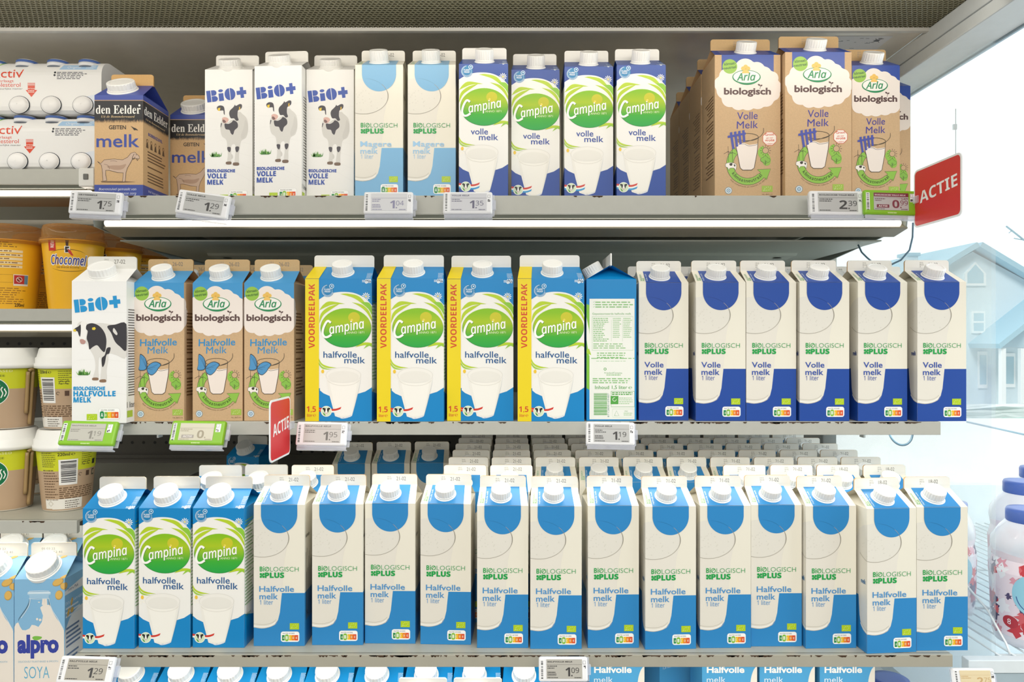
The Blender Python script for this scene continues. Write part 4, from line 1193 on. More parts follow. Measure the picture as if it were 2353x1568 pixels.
def coffee_cup_meshes():
    h, r0, r1 = .104, .0335, .0425
    out = {}
    for kind in ('front', 'back'):
        mb = MB(); LM, BR = '#cfd327', '#bea284'
        nb = 13; zs = [h*q/nb for q in range(1, nb+1)]
        prof = [(r0-.004,.001),(r0-.001,0),(r0,.002)]+[(r0+(r1-r0)*z/h, z) for z in zs]+[(r1+.0015,h),(r1+.0015,h+.001)]
        mats = ['#e9e3d8', '#e9e3d8']+[BR if prof[j+1][1] < .068 else LM for j in range(2, len(prof)-1)]
        mb.lathe(prof, LM, n=64, mats=mats)
        a = Art()
        if kind == 'front':
            # round green emblem: wavy white bands only
            cx, cy = -15, 60
            E = lambda r, c, l: a.poly([(cx+r*math.cos(k*PI/20), cy+r*math.sin(k*PI/20)) for k in range(40)], c, l)
            E(22, '#f3f1ea', 3); E(21, '#0c7045', 4)
            for q in range(4): a.stroke(smooth([(cx+2+q*4.6, cy-14+q*2), (cx+5+q*4.4, cy-5+q), (cx+3+q*4.4, cy+3), (cx+7+q*3.4, cy+13-q*3)], 6), 1.5, '#f3f1ea', 5)
            a.text('PLANT BASED', -34, 90, x1=11, h=3.6, c='#e8ea9a', l=4, st='bold'); a.text('COFFEE', -22, 83, x1=2, h=3, c='#4f5a24', l=4)
            a.blob([(-27,14),(-24,20),(-16,21),(-11,18),(-12,12),(-18,9),(-25,9)], '#f1eee6', 3); a.text('V', -23, 11.5, x1=-16, h=6, c='#5c6a3a', l=4, off=.02); a.text('VEGAN', -25, 4.5, x1=-12, h=2.6, c='#4a4034', l=4, off=.02)
        else:
            ink = '#6b6a22'; ik2 = '#6d533a'
            a.lines(-35, 99, -12, 10, 3, 1.2, ink, 3, seed=1); a.lines(-34, 66, -10, 12, 4.2, 1.5, ik2, 3, seed=2)
            a.text('220ml', -11, 88, x1=4.5, h=4.6, c='#3a371c', l=4, off=.02); a.text('℮', 6, 88, x1=11, h=4.6, c='#3a371c', l=4)
            a.rect(-10, 42, 15, 82, '#f1efe9', 3)
            R = random.Random(5); y = 46.0
            while y < 80:
                s = .5+R.random()*1.3; a.rect(-7, y, 13, min(80.5, y+s), '#2a2829', 4); y += s+.5+R.random()*.9
            a.lines(20, 92, 38, 7, 3.2, 1.1, ink, 3, seed=4)
            for q in range(2): a.stroke([(24+8*q+2.6*math.cos(math.radians(t)), 74+2.6*math.sin(math.radians(t))) for t in range(20, 320, 20)], .6, '#2f2c22', 4)
            a.rect(39, 70, 46, 78, '#2f2c22', 4); a.rect(40, 52, 47, 62, '#2f2c22', 4); a.blob([(42,55),(45,54),(45.5,59),(43,60.5)], '#cdb699', 5)
            a.stroke([(19+2.2*math.cos(math.radians(t)), 57+2.2*math.sin(math.radians(t))) for t in range(20, 320, 20)], .7, '#2f2c22', 4); a.rect(28, 53, 34, 61, '#5a4232', 4)
            a.lines(-10, 38, 46, 6, 3.2, 1.6, ik2, 3, seed=7, ragged=.1)
            a.rect(-34, 5, -22, 20, '#ece8df', 3); a.rect(-22, 4, 24, 20, '#ece8df', 3); a.lines(-2, 17, 20, 4, 3.4, 1.4, '#6f675a', 4, seed=8, ragged=.2); a.stroke([(-24,17),(-28,13),(-24,9),(-20,13),(-24,17)], .5, '#8a7a40', 4)
        wrap(mb, a, r0, r1, h, 66)
        out[kind] = mb.mesh('cup_body')
    mb = MB(); R = r1+.0035
    mb.lathe([(R-.002,h-.0085),(R+.0006,h-.008),(R+.0006,h-.001),(R-.001,h),(R-.001,h+.008),(R-.003,h+.0095),(R-.006,h+.022),(R-.0075,h+.0235),(R-.010,h+.0235),(R-.0115,h+.019),(.0005,h+.019)], M('#efeee8', 'plastic'), n=64, closed=False)
    out['lid'] = mb.mesh('cup_lid')
    # straw in its clear sleeve stuck on the side
    mb = MB(); mp = cone_map(r0, r1, h)
    for u, z0, z1 in ((30, 24, 92), (37, 6, 90)):
        mb.tube([mp(u-(z/98), z, .0032, 0, 0) for z in range(z0, z1+1, 6)], .0029, M('#a68a5e'), n=10)
    mb.tube([mp(30-z0/98+q*7/6, 91+2.2*math.sin(PI*q/6), .0032, 0, 0) for q in range(7)], .0028, M('#a68a5e'), n=10)
    out['straw'] = mb.mesh('paper_straw')
    return out

# ------------------------------------------------------------------ sleeve of little bottles
def bottle_pack(label, x1, y, z):
    t = thing('bottle_multipack', label, 'multipack', (x1, y, z), 0, 'sleeves of little bottles')
    L, Dp, Hh, r = .250, .120, .085, .026
    mb = MB()
    prof = [(.006, 0), (.001, .004), (0, .010), (0, Hh-r)]
    prof += [(r-r*math.cos(math.radians(q)), Hh-r+r*math.sin(math.radians(q))) for q in range(10, 91, 10)]
    prof += [(Dp-r, Hh)] + [(Dp-r+r*math.sin(math.radians(q)), Hh-r+r*math.cos(math.radians(q))) for q in range(10, 91, 10)] + [(Dp, .0)]
    mb.prism(prof, -L, 0, '#eeeeec')
    K = .1906; T = lambda x, yy: ((x-850)*K, (606-yy)*K)
    a = Art(T); RD = '#dd4a2a'
    a.text('Activ', -62, 318, x1=205, h=13.5, c=RD, l=3, off=.005); a.stroke([(165,280),(175,318),(208,250)], 1.6, RD, 4)
    a.text('Verlaagt', -18, 356, x1=132, h=4.2, c=RD, l=3); a.text('cholesterol', -52, 394, x1=188, h=6.6, c=RD, l=3); a.text('op natuurlijke manier', -60, 416, x1=206, h=2.6, c='#6b6b6b', l=3)
    a.poly([(248,395),(248,420),(230,420),(278,478),(325,420),(306,420),(306,385),(248,385)], RD, 3)
    for i in range(3): a.rect(246, 362+i*8, 308, 366+i*8, RD, 3)
    a.text('verlaagt', 240, 412, x1=316, h=1.8, c='#f4e6de', l=4, st='bold'); a.lines(250, 422, 306, 2, 12, 6, '#f4e6de', 4, seed=3)
    a.poly([(522,205),(806,205),(806,250),(500,250)], '#a9cbea', 3); a.text('Original', 562, 238, x1=672, h=4.2, c='#eef3f8', l=4); a.lines(715, 212, 800, 3, 12, 5, '#e4eef7', 4, seed=4)
    a.ell(470, 276, 9, 9, '#33363c', 3, n=12); a.ell(467, 298, 9, 9, '#33363c', 3, n=12); a.lines(486, 272, 735, 5, 13, 6, '#55585e', 3, seed=5, ragged=.25)
    a.poly([(-60,170),(30,170),(-10,215),(-60,215)], '#8cc63f', 3)
    a.poly([(-120,606),(105,606),(88,640),(-120,640)], RD, 3)
    a.blob([(640,500),(740,470),(820,460),(845,520),(800,560),(700,560)], '#e0e7f0', 2)
    zz = [0, 4, 10, 59, 63, 67, 71, 75, 78, 80, 82, 84]
    def mp(u, v, o, cu, cv):
        q = v/1000 - (Hh-r)
        yy = 0 if q <= 0 else r-math.sqrt(max(0, r*r-q*q))
        if v < 10: yy = .006*(1-v/10)**1.5
        n = Vector((0, -1, 0)) if q <= 0 else Vector((0, -(r-yy), q)).normalized()
        return (u/1000, yy+n.y*o, v/1000+n.z*o)
    lay(mb, a, (), zz, mp, clip=(-L*1000, 0, 0, 84.2))
    mb.build('sleeve', t)
    for i in range(5):
        xx = -.0285-.0495*i
        b = MB()
        # foot of the bottle pushing out of the round hole, rim of the hole, foil top poking out above
        n = 20
        for j, (rr, o) in enumerate(((.0165, .0006), (.0155, .0014))):
            b.add([(xx+rr*math.cos(2*PI*k/28), -o if True else 0, .012+rr*.86*math.sin(2*PI*k/28)) for k in range(28)], [tuple(range(28))], '#2d3440' if j == 0 else '#f2f1ef')
        b.lathe([(.0148,0),(.0140,.002),(.010,.0042),(.0006,.005)], '#f4f3f1', n=24, closed=False)
        for q in range(len(b.v)-24*4, len(b.v)):
            X, Y_, Z_ = b.v[q]; b.v[q] = (xx+X, -.0014-Z_, .012+Y_*.86)
        c = MB(); cc = (xx, .0190, Hh-.0085); c.lathe([(.0172,-.003),(.0172,-.0015)], '#6d7684', n=32, c=cc); c.lathe([(.0168,-.0015),(.0166,.0045)], '#e9eaec', n=32, c=cc); c.lathe([(.0164,.0045),(.0160,.0085)], '#4768ad', n=32, c=cc); c.lathe([(.0160,.0085),(.0140,.0100),(.0006,.0102)], '#e4e6ea', n=32, c=cc, closed=False)  # slate ring at the foot of each top is a painted shadow
        c.build('bottle_top', t); b.build('bottle_foot', t)
    return t

# =================================================================== THE PLACE
Z_TOP, Z_MID, Z_BOT, Z_LOW = .209, -.1124, -.4205, -.690
YT, YM, YB = 1.012, .982, .944          # front edges of the three shelves
BACK = 1.57
STEEL = M('#b9b8ab', 'metal'); STEEL_D = M('#8b8d84', 'metal'); DARK = M('#57544d', 'dark')
LED = emis('led_strip', '#fff6e6', 3.0)
LEDW = emis('led_strip_under', '#fffaf0', 13.0)

# ---- setting
mb = MB(); mb.box(-1.6, .722, BACK, BACK+.03, -1.0, .12, DARK)
R = random.Random(1)
for zz, x0, x1 in ((-.006, -1.45, .6), (-.226, -1.45, .6), (-.246, -.47, .6), (-.50, -1.45, .6)):
    x = x0
    while x < x1:
        mb.add([(x+.0034*math.cos(2*PI*q/10), BACK-.0008, zz+.0034*math.sin(2*PI*q/10)) for q in range(10)], [tuple(range(10))], M('#0d0c0b')); x += .0252
for zz in (-.256, .06): mb.box(-1.6, .72, BACK-.006, BACK, zz-.004, zz+.004, DARK)
struct('wall_back', mb)
mb = MB(); mb.box(-1.6, .722, BACK-.002, BACK+.03, .12, .49, M('#c4beb0', 'sheet'))
struct('wall_back_upper', mb)
mb = MB(); mb.box(-1.6, .632, 1.075, BACK, .475, .49, M('#e8e2d6', 'sheet'))
struct('ceiling', mb)
mb = MB(); mb.box(-1.6, .632, 1.068, 1.0755, .470, .4765, M('#c9c7c0', 'metal'))
struct('trim_1', mb)

# honeycomb air outlet in the canopy: hexagonal cells with walls
t = thing('honeycomb_vent', 'grey honeycomb air outlet running along the canopy above the top shelf', 'vent', (0, 1.0, .477))
mb = MB(); HM = M('#75725c', 'metal')
pitch = .0074; ry_ = pitch*.866; rad = pitch/math.sqrt(3)
V = []; Fq = []
j = 0; y = .905
while y < 1.066:
    x = -.92 + (pitch/2 if j % 2 else 0)
    while x < .655 + (1.066-y)*.02:
        b = len(V)
        for rr, zz in ((rad, -.002), (rad*.80, -.002), (rad*.76, .010)):
            for q in range(6):
                a = PI/6+q*PI/3; V.append((x+rr*math.cos(a), y-1.0+rr*math.sin(a), zz))
        for q in range(6):
            n = (q+1) % 6
            Fq += [(b+q, b+6+q, b+6+n, b+n), (b+6+q, b+12+q, b+12+n, b+6+n)]
        x += pitch
    y += ry_; j += 1
mb.add(V, Fq, HM); mb.build('honeycomb_grid', t)
mb = MB(); mb.box(-.95, .668, -.11, .068, .012, .02, M('#1d1c19', 'dark')); mb.build('plenum_box', t)
# canopy skin in front of and over the outlet
mb = MB(); mb.box(-1.6, .70, .55, .893, .474, .50, M('#c6c5be', 'metal')); mb.box(-1.6, .70, .55, 1.6, .50, .56, M('#c6c5be', 'metal'))
struct('ceiling_canopy', mb)

# header beam over the open glazed end
t = thing('end_header_beam', 'pale steel header beam over the glazed end of the cabinet', 'beam', (.663, 1.08, .43))
mb = MB(); mb.bbox(-.031, .031, -.55, .52, .0, .045, M('#c3c8c8', 'metal'), r=.002); mb.build('beam_body', t)
mb = MB(); mb.bbox(.031, .036, -.55, .52, -.003, .047, M('#9fb6c4', 'metal'), r=.001); mb.bbox(-.0325, -.031, -.55, .52, .018, .0195, M('#8b9294', 'metal'), r=.0003, seg=1); mb.build('glass_channel', t)
# glazed end panel of the cabinet
GL = clear('end_glass', '#f6fbfc', .02, .97)
t = thing('end_glass_panel', 'clear glass panel closing the cabinet beside the window, reaching from deck to header', 'glass panel', (.690, 1.08, -1.0))
mb = MB(); mb.box(-.003, .003, -.07, .49, 0, 1.43, GL); mb.build('pane', t)

# ceiling sticker
t = thing('type_plate_sticker', 'white paper sticker with small dark marks on the cabinet ceiling', 'sticker', (.548, 1.125, .4749))
mb = MB(); mb.box(-.045, .045, -.028, .028, -.0003, 0, M('#e4e4e6'))
a = Art(); R = random.Random(9)
for i in range(14):
    x = -40+R.random()*76; y = -22+R.random()*42; a.rect(x, y, x+2+R.random()*9, y+1.6, '#8b8b90', 1)
a.rect(24, -16, 32, -8, '#55555c', 2); a.stroke([(22,-20),(35,-5)], 1, '#55555c', 3); a.stroke([(35,-20),(22,-5)], 1, '#55555c', 3)
lay(mb, a, (), (), lambda u, v, o, cu, cv: (u*.001, v*.001, -.0003-o))
mb.build('sticker_sheet', t)

# ---- shelves
def shelf(label, x0, x1, yf, yb, z, rail, lamp=None, brackets=True, scuff=0, tray=False, endcap=False, rail_mat=None, seed=1, led=None):
    t = thing('cabinet_shelf', label, 'shelf', ((x0+x1)/2, yf, z), 0, 'steel shelves of the cooling cabinet')
    X = (x1-x0)/2
    mb = MB(); mb.box(-X, X, .006, yb-yf, -.003, 0, M('#b4b2a4', 'metal')); mb.build('shelf_deck', t)
    rm = rail_mat or M('#b7b7ae', 'metal')
    mb = MB()
    mb.prism([(0, -.0006), (.0006, 0), (.007, 0), (.007, -rail+.001), (.004, -rail), (.0006, -rail), (0, -rail+.0006)], -X, X, rm)
    R = random.Random(seed)
    for q in range(scuff):
        cx = (R.random()-.5)*2*X*.97; wd = .002+R.random()*R.random()*.03
        m_ = max(4, int(wd/.002)); top = [(cx-wd/2+wd*i/m_, -.0003, -.0004) for i in range(m_+1)]
        bot = [(p[0], -.0003, -.0012-.0022*R.random()) for p in top[1:-1]]
        mb.add(top+bot[::-1], [tuple(range(len(top)+len(bot)))], M('#4b3a2c', 'matte'))
    mb.build('front_rail', t)
    if endcap:
        mb = MB(); mb.bbox(X-.02, X+.004, -.003, .02, -rail-.004, .001, M('#deded8', 'plastic'), r=.002)
        mb.bbox(X-.012, X-.004, -.0045, -.0025, -rail*.72, -rail*.35, M('#6a6a66', 'plastic'), r=.0008, seg=1); mb.build('rail_end_cap', t)
    if lamp == 'front':
        zb = -rail
        mb = MB()
        mb.prism([(.012, zb+.004), (.012, zb-.004), (.016, zb-.004), (.016, zb+.004)], -X+.02, X-.01, M('#a9aea2', 'metal'))
        mb.prism([(.018, zb-.0155), (.018, zb-.0175), (.055, zb-.0245), (.060, zb-.0225), (.058, zb-.003), (.040, zb-.001)], -X+.02, X-.005, M('#8d8674', 'metal'))
        h = mb.build('lamp_housing', t)
        mb = MB(); c = (.022, zb-.0095)
        mb.prism([(c[0]+.006*math.cos(2*PI*q/14), c[1]+.0046*math.sin(2*PI*q/14)) for q in range(14)], -X+.022, X-.015, led or LED); mb.build('light_tube', h)
    elif lamp == 'under':
        mb = MB(); mb.prism([(.008, -.004), (.008, -rail+.0065), (.040, -rail+.0065), (.040, -.004)], -X+.02, X-.02, M('#d9d8d0', 'metal')); h = mb.build('lamp_housing', t)
        mb = MB(); mb.prism([(.018, -rail+.0065), (.018, -rail+.003), (.034, -rail+.0025), (.034, -rail+.0065)], -X+.03, X-.03, led or LEDW); mb.build('light_tube', h)
    if tray:
        mb = MB(); G = M('#b3b7ac', 'metal')
        zt = -rail-.030
        mb.box(-X+.02, X-.02, .062, yb-yf, zt, zt+.002, G)
        mb.prism([(.205, zt), (.21, zt-.004), (.255, zt-.006), (.26, zt)], -X+.09, X-.09, M('#bfc3b8', 'metal'))
        for sx in (-1, 1):
            cx = sx*(X-.115)
            mb.add([(cx+.0075*math.cos(2*PI*q/16), .232+.0075*math.sin(2*PI*q/16), zt-.0058) for q in range(16)], [tuple(range(16))], M('#16160f'))
        mb.build('under_tray', t)
    if brackets:
        for sx in (-1, 1):
            xx = sx*(X-.006)
            mb = MB(); zb = -rail*.8
            P = [(.012, -.004), (yb-yf, -.004), (yb-yf, -.075), (.30, -.066), (.02, zb-.020)] if tray else [(.012, -.004), (yb-yf, -.004), (yb-yf, -.06), (.05, zb)]
            mb.prism(P, xx-.0012, xx+.0012, M('#9aa19c', 'metal'))
            for yy in (.20, .34): mb.box(xx-.0016, xx+.0016, yy, yy+.014, -.050, -.044, M('#d6dcdc', 'metal'))
            mb.build('shelf_bracket', t)
    return t

shelf('upper steel shelf with a lit lamp strip, carrying the whole milk cartons', -.617, .583, YT, BACK-.03, Z_TOP, .027, lamp='front', tray=True, scuff=26, seed=3)
shelf('middle steel shelf carrying the yellow-striped saver cartons, brown scuffs along its edge', -.60, .597, YM, BACK-.02, Z_MID, .0185, lamp='under', scuff=95, seed=5)
shelf('lowest steel shelf in full view, carrying the light blue tabbed cartons', -.585, .590, YB, BACK-.02, Z_BOT, .0165, lamp='under', scuff=120, seed=8, rail_mat=M('#aaa697', 'metal'))
ZA, ZC, ZS, ZY = .2675, .0500, -.2665, -.5445
shelf('short shelf at the side carrying the sleeves of little bottles', -1.25, -.652, 1.095, BACK-.03, ZA, .0240, lamp='front', brackets=False, endcap=True)
shelf('short shelf at the side carrying the yellow chocolate drink cups', -1.25, -.630, 1.093, BACK-.03, ZC, .0190, lamp='front', brackets=False)
shelf('short shelf at the side carrying the stacked coffee cups', -1.25, -.645, 1.045, BACK-.03, ZS, .0190, lamp='under', brackets=False, scuff=14, seed=4)
shelf('short shelf at the side carrying the soy drink cartons', -1.25, -.628, 1.01, BACK-.03, ZY, .018, brackets=False)
shelf('base shelf under the lit gap, carrying the blue capped cartons', -.62, .548, .925, BACK-.02, Z_LOW, .02, brackets=False)

# ---- carton kinds
BL_HALF, BL_WHOLE, BL_SKIM = '#2b87c6', '#1e4a9f', '#7ab3da'
P_half = plus_carton('half', BL_HALF, 'Halfvolle melk', 1, ('Halfvolle', 'melk', 344, '#4a92cb'))
P_half18 = plus_carton('half18', BL_HALF, 'Halfvolle melk', 1, ('Halfvolle', 'melk', 344, '#4a92cb'), date='18-02')
P_whole = plus_carton('whole', BL_WHOLE, 'Volle melk', 1, ('Volle', 'melk', 252, '#2b4da5'))
P_skim = plus_carton('skim', BL_SKIM, 'Magere melk', 0, ('Magere', 'melk', 334, '#9cc6e6'), cap=(13.4, 18))
C_half = carton('c1', 71, 70, 191, 20, 17, with_sides(campina_art(CYAN, 'halfvolle'), CYAN, 71, 70), WHITE, roof=CYAN, gusset=CYAN, cap=(16, 15), capu=-4, capt=.5, finc='#eae6dd', finedge='#d8cdb8')
C_whole = carton('c2', 71, 70, 191, 20, 17, with_sides(campina_art(ROYAL, 'volle'), ROYAL, 71, 70), WHITE, roof=ROYAL, gusset=ROYAL, cap=(13.2, 18), capu=1, capt=.42, finc='#f1efe9', finedge='#d8d4cc')
C_big = campina_big(); C_turn = campina_turned()
BIO_V = bio_volle(); BIO_H = bio_half()
A_half = arla(False); A_whole = arla(True); A_big = arla(True, True)
GOAT = goat(); SOYA = soya(); BLUE = blue_carton()
EPS = .0003

# ---- top shelf
z = Z_TOP+EPS
G = 'milk cartons along the front of the top shelf'
stand(GOAT, 217, 329, 1.030, z, 'brown and blue goat milk carton at the end of the top shelf', G)
stand(GOAT, 391, 494, 1.120, z, 'second goat milk carton, half hidden behind the white cow cartons', G)
stand(BIO_V, 471, 580, 1.055, z, 'white cow carton with blue lettering next to the goat milk cartons, top shelf', G)
stand(BIO_V, 583, 695, 1.040, z, 'white cow carton with blue lettering, middle and tallest-looking of three', G, rz=math.radians(-3))
stand(BIO_V, 704, 813, 1.055, z, 'white cow carton with blue lettering beside the pale blue skimmed cartons', G)
stand(P_skim, 816, 926, 1.030, z, 'cream carton with pale blue tab, touching the white cow cartons', G)
stand(P_skim, 937, 1047, 1.030, z, 'cream carton with pale blue tab, touching the dark blue cartons', G)
stand(C_whole, 1054, 1168, 1.018, z, 'dark blue green-oval carton next to the pale blue tabbed cartons', G)
stand(C_whole, 1175, 1286, 1.040, z, 'dark blue green-oval carton set back lower, second along from the pale blue ones', G)
stand(C_whole, 1296, 1410, 1.028, z, 'dark blue green-oval carton, third along from the pale blue tabbed ones', G)
stand(C_whole, 1416, 1531, 1.022, z, 'dark blue green-oval carton nearest the large brown cartons', G)
stand(A_big, 1639, 1797, 1.030, z, 'large brown cloud carton nearest the dark blue green-oval cartons, top shelf', G)
stand(A_big, 1801, 1960, 1.020, z, 'large brown cloud carton in front beside the narrower brown carton', G)
stand(A_whole, 1958, 2067, 1.030, z, 'narrow brown cloud carton behind the white 2.39 price tag', G)
place(A_whole, .594, 1.148, z, 0, 'narrow brown cloud carton set back beside the window glass', G)
xb = ((1639+1797)/2-CX)*1.030/F
for i, lb in enumerate(('large brown cloud carton just behind the front one, its printed side showing', 'large brown cloud carton, second one back behind the front one', 'large brown cloud carton farthest back in its file, only a strip showing')):
    place(A_big, xb+.0005*i, 1.030+.035+.0752*(i+1), z, 0, lb, 'large brown cartons queued on the top shelf')

# ---- middle shelf
z = Z_MID+EPS
G = 'milk cartons along the front of the middle shelf'
stand(BIO_H, 167, 289, .962, z, 'white carton with a black and white cow and cyan lettering, middle shelf', G, rz=math.radians(3), s=1.02)
stand(A_half, 308, 423, .986, z, 'brown and light blue butterfly carton next to the white cow carton', G)
stand(A_half, 444, 556, .990, z, 'brown and light blue butterfly carton, middle one of three', G)
stand(A_half, 562, 675, .990, z, 'brown and light blue butterfly carton beside the first yellow-striped carton', G)
stand(C_big, 700, 856, .986, z, 'yellow-striped saver carton above the 1.95 price tag', G)
stand(C_big, 864, 1022, .982, z, 'yellow-striped saver carton, second along from the brown cartons', G)
stand(C_big, 1027, 1180, .990, z, 'yellow-striped saver carton, third along from the brown cartons', G)
stand(C_big, 1188, 1344, .984, z, 'yellow-striped saver carton next to the turned blue carton', G)
place(C_turn, ((1347+1463)/2-CX)*.990/F, .990+.0466, z, 0, 'blue saver carton turned sideways, showing its white text panel', G)
for i, (l, r, y, lb) in enumerate(((1469, 1581, .996, 'cream carton with royal blue tab beside the turned blue carton, middle shelf'),
                      (1600, 1712, .990, 'cream carton with royal blue tab, second along from the turned blue carton'),
                      (1715, 1829, .990, 'cream carton with royal blue tab, third along from the turned blue carton'),
                      (1836, 1953, .988, 'cream carton with royal blue tab, third from the window end'),
                      (1972, 2084, .988, 'cream carton with royal blue tab, second from the window end'),
                      (2107, 2221, .985, 'cream carton with royal blue tab at the window end of the middle shelf'))):
    stand(P_whole, l, r, y, z, lb, G, rz=math.radians((0, 0, 0, 1.0, 1.5, 2)[i]))
for i, (px, nm) in enumerate(((392, 'first'), (512, 'second'), (625, 'third'))):
    place(A_half, (px-CX)*1.02/F+.004, 1.097+.002*i, z, 0, 'brown carton showing only its seal behind the %s butterfly carton' % nm, 'brown cartons behind the front ones')
for i, px in enumerate((1525, 1645, 1760, 1878, 1995, 2120)):
    place(P_whole, (px-CX)*.99/F+.001, 1.106+.003*(i % 2), z, 0, 'cream carton mostly hidden behind the %s royal blue tabbed carton from the turned one' % ('first', 'second', 'third', 'fourth', 'fifth', 'sixth')[i], 'cream cartons in the second rank, middle shelf')

# ---- bottom shelf
z = Z_BOT+EPS
G = 'milk cartons along the front of the bottom shelf'
for l, r, y, lb in ((188, 311, .963, 'light blue green-oval carton nearest the soy drink cartons'),
                    (318, 438, .966, 'light blue green-oval carton, middle one of three on the bottom shelf'),
                    (442, 562, .966, 'light blue green-oval carton beside the first cream carton')):
    stand(C_half, l, r, y, z, lb, G, rz=math.radians(-1))
ORD = ('first', 'second', 'third', 'fourth', 'fifth', 'sixth', 'seventh', 'eighth', 'ninth', 'tenth', 'eleventh', 'twelfth')
FR = ((583, 700, .971, 0), (717, 834, .974, 0), (839, 954, .979, -1), (967, 1081, .976, -2), (1098, 1212, .965, 0), (1219, 1336, .962, 0), (1352, 1467, .965, 1),
      (1484, 1598, .961, 2.5), (1612, 1722, .965, 1), (1726, 1842, .970, .5), (1851, 1968, .964, 2), (1990, 2108, .950, 5), (2110, 2220, .957, 1))
for i, (l, r, y, a) in enumerate(FR):
    lb = ('cream carton with light blue tab, %s along from the green-oval cartons, bottom shelf front' % ORD[i]) if i < 7 else \
         ('cream carton with light blue tab, %s from the window end, bottom shelf front' % ORD[12-i]) if i < 12 else 'cream carton with light blue tab at the window end, bottom shelf front'
    if i == 11: lb = 'cream carton with light blue tab, turned and pushed forward, next to the window-end one'
    stand(P_half18 if i > 10 else P_half, l, r, y, z, lb, G, rz=math.radians(a))
# ranks behind
GB = 'cream cartons ranked behind the front of the bottom shelf'
XC = [.574-.0718*j for j in range(10)]
R = random.Random(12)
for k in range(1, 7):
    for j, x in enumerate(XC):
        if k == 1 and j in (4, 5, 6, 7): continue
        yy = .972+.035+.0768*k + (.004 if k == 1 else 0)
        xo = (R.random()-.5)*.0012
        pos = ('%s from the window' % ORD[j]) if j else 'nearest the window'
        place(P_half18 if (k == 1 and j < 2) else P_half, x+xo, yy, z, 0, 'cream carton in the %s rank back, %s' % (ORD[k], pos), GB)
for j, px in enumerate((806, 896, 986)):
    place(P_half, (px-CX)*1.293/F, 1.332+.004*j, z, 0, 'cream carton with visible blue tab deep on the shelf, %s of the three standing alone' % ORD[j], 'three cream cartons standing alone deep on the shelf')
place(P_half, (718-CX)*1.085/F, 1.088, z, 0, 'cream carton behind the first and second front ones, its white seal lit', GB)
for px, y, lb in ((503, 1.092, 'light blue carton with lit white seal behind the middle green-oval carton'), (607, 1.096, 'light blue carton with lit white cap behind the gap by the first cream carton')):
    place(C_half, (px-CX)*1.085/F, y, z, 0, lb, 'light blue cartons in the second rank')
place(C_half, (567-CX)*1.40/F, 1.432, z, math.radians(-12), 'lone light blue carton at the back, beside the red promotion sign', 'light blue cartons in the second rank')

# ---- base shelf
z = Z_LOW+EPS
for i, px in enumerate((307, 421, 533, 645, 755, 868, 981, 1091, 1204)):
    place(C_half, (px+6-CX)*1.035/F, 1.048, z, 0, 'capped blue carton under the bottom shelf, %s along from the corner tag' % ORD[i], 'capped cartons on the base shelf')
for i, px in enumerate((972, 1098)):
    place(C_half, (px-CX)*.967/F, .966, z, 0, ('grey-white carton seal at the very bottom edge, %s the other' % ('beside', 'nearer the 1.09 tag than')[i]), 'front cartons on the base shelf')
for i, (l, r) in enumerate(((1355, 1480), (1614, 1739), (1746, 1872), (1884, 2010))):
    stand(BLUE, l, r, 1.05, z, 'blue carton with white lettering below the bottom shelf, %s' % ('beside the 1.09 tag', 'after the dark gap', 'second after the dark gap', 'closest to the glass end')[i], 'large blue cartons on the base shelf', name='milk_carton')
place(BLUE, (1545-CX)*1.10/F, 1.16, z, math.radians(30), 'grey-white carton side turned behind the first large blue carton', 'large blue cartons on the base shelf')

# ---- side shelves
for i, px in enumerate((86, -29)):
    place(SOYA, (px-CX)*1.03/F, 1.068-.002*i, ZY+EPS, math.radians(2), ('soy drink carton with a printed milk bottle, nearest the green-oval cartons', 'soy drink carton cut by the picture edge')[i], 'soy drink cartons')
for i, px in enumerate((108, 5)):
    place(SOYA, (px-CX)*1.12/F, 1.165, ZY+EPS, math.radians(2), ('soy drink carton in the second rank, brightly lit cap showing', 'soy drink carton in the second rank behind the cut-off one')[i], 'soy drink cartons')
CH = choc_cup_meshes(); CO = coffee_cup_meshes()
def choc(px, y, kind, lb, rz=0):
    t = thing('chocolate_drink_cup', lb, 'cup', ((px-CX)*y/F, y, ZC+EPS), rz, 'yellow chocolate drink cups')
    obj('cup_body', CH[kind], t); obj('clear_lid', CH['lid'], t)
choc(169, 1.145, 'front', 'yellow chocolate drink cup with blue lettering and clear amber lid', math.radians(31))
choc(26, 1.143, 'back', 'yellow cup turned to show its nutrition table', math.radians(18))
choc(96, 1.250, 'back', 'yellow cup half hidden between the two front yellow cups', math.radians(22))
choc(262, 1.250, 'front', 'yellow cup behind the lettered front one', math.radians(20))
choc(325, 1.352, 'back', 'yellow cup deepest on its shelf, behind the white cow carton', math.radians(10))
def coffee(px, y, z, kind, lb, rz=0, straw=False):
    t = thing('coffee_cup', lb, 'cup', ((px-CX)*y/F, y, z), rz, 'stacked coffee cups')
    obj('cup_body', CO[kind], t); obj('cup_lid', CO['lid'], t)
    if straw: obj('paper_straw', CO['straw'], t)
up = .104+.0238
coffee(18, 1.130, ZS+EPS, 'front', 'lower lime coffee cup with paper straw and green emblem', math.radians(26), True)
coffee(20, 1.130, ZS+EPS+up, 'front', 'upper lime coffee cup with paper straw and green emblem', math.radians(26), True)
coffee(154, 1.130, ZS+EPS, 'back', 'lower lime coffee cup turned to show its bar code', math.radians(31))
coffee(158, 1.131, ZS+EPS+up, 'back', 'upper lime coffee cup showing small print beside the white cow carton', math.radians(-18))
coffee(98, 1.250, ZS+EPS, 'back', 'lime coffee cup hidden behind the two stacks, white lid showing', math.radians(40))
bottle_pack('lower white sleeve of little bottles with red lettering', -.642, 1.098, ZA+EPS)
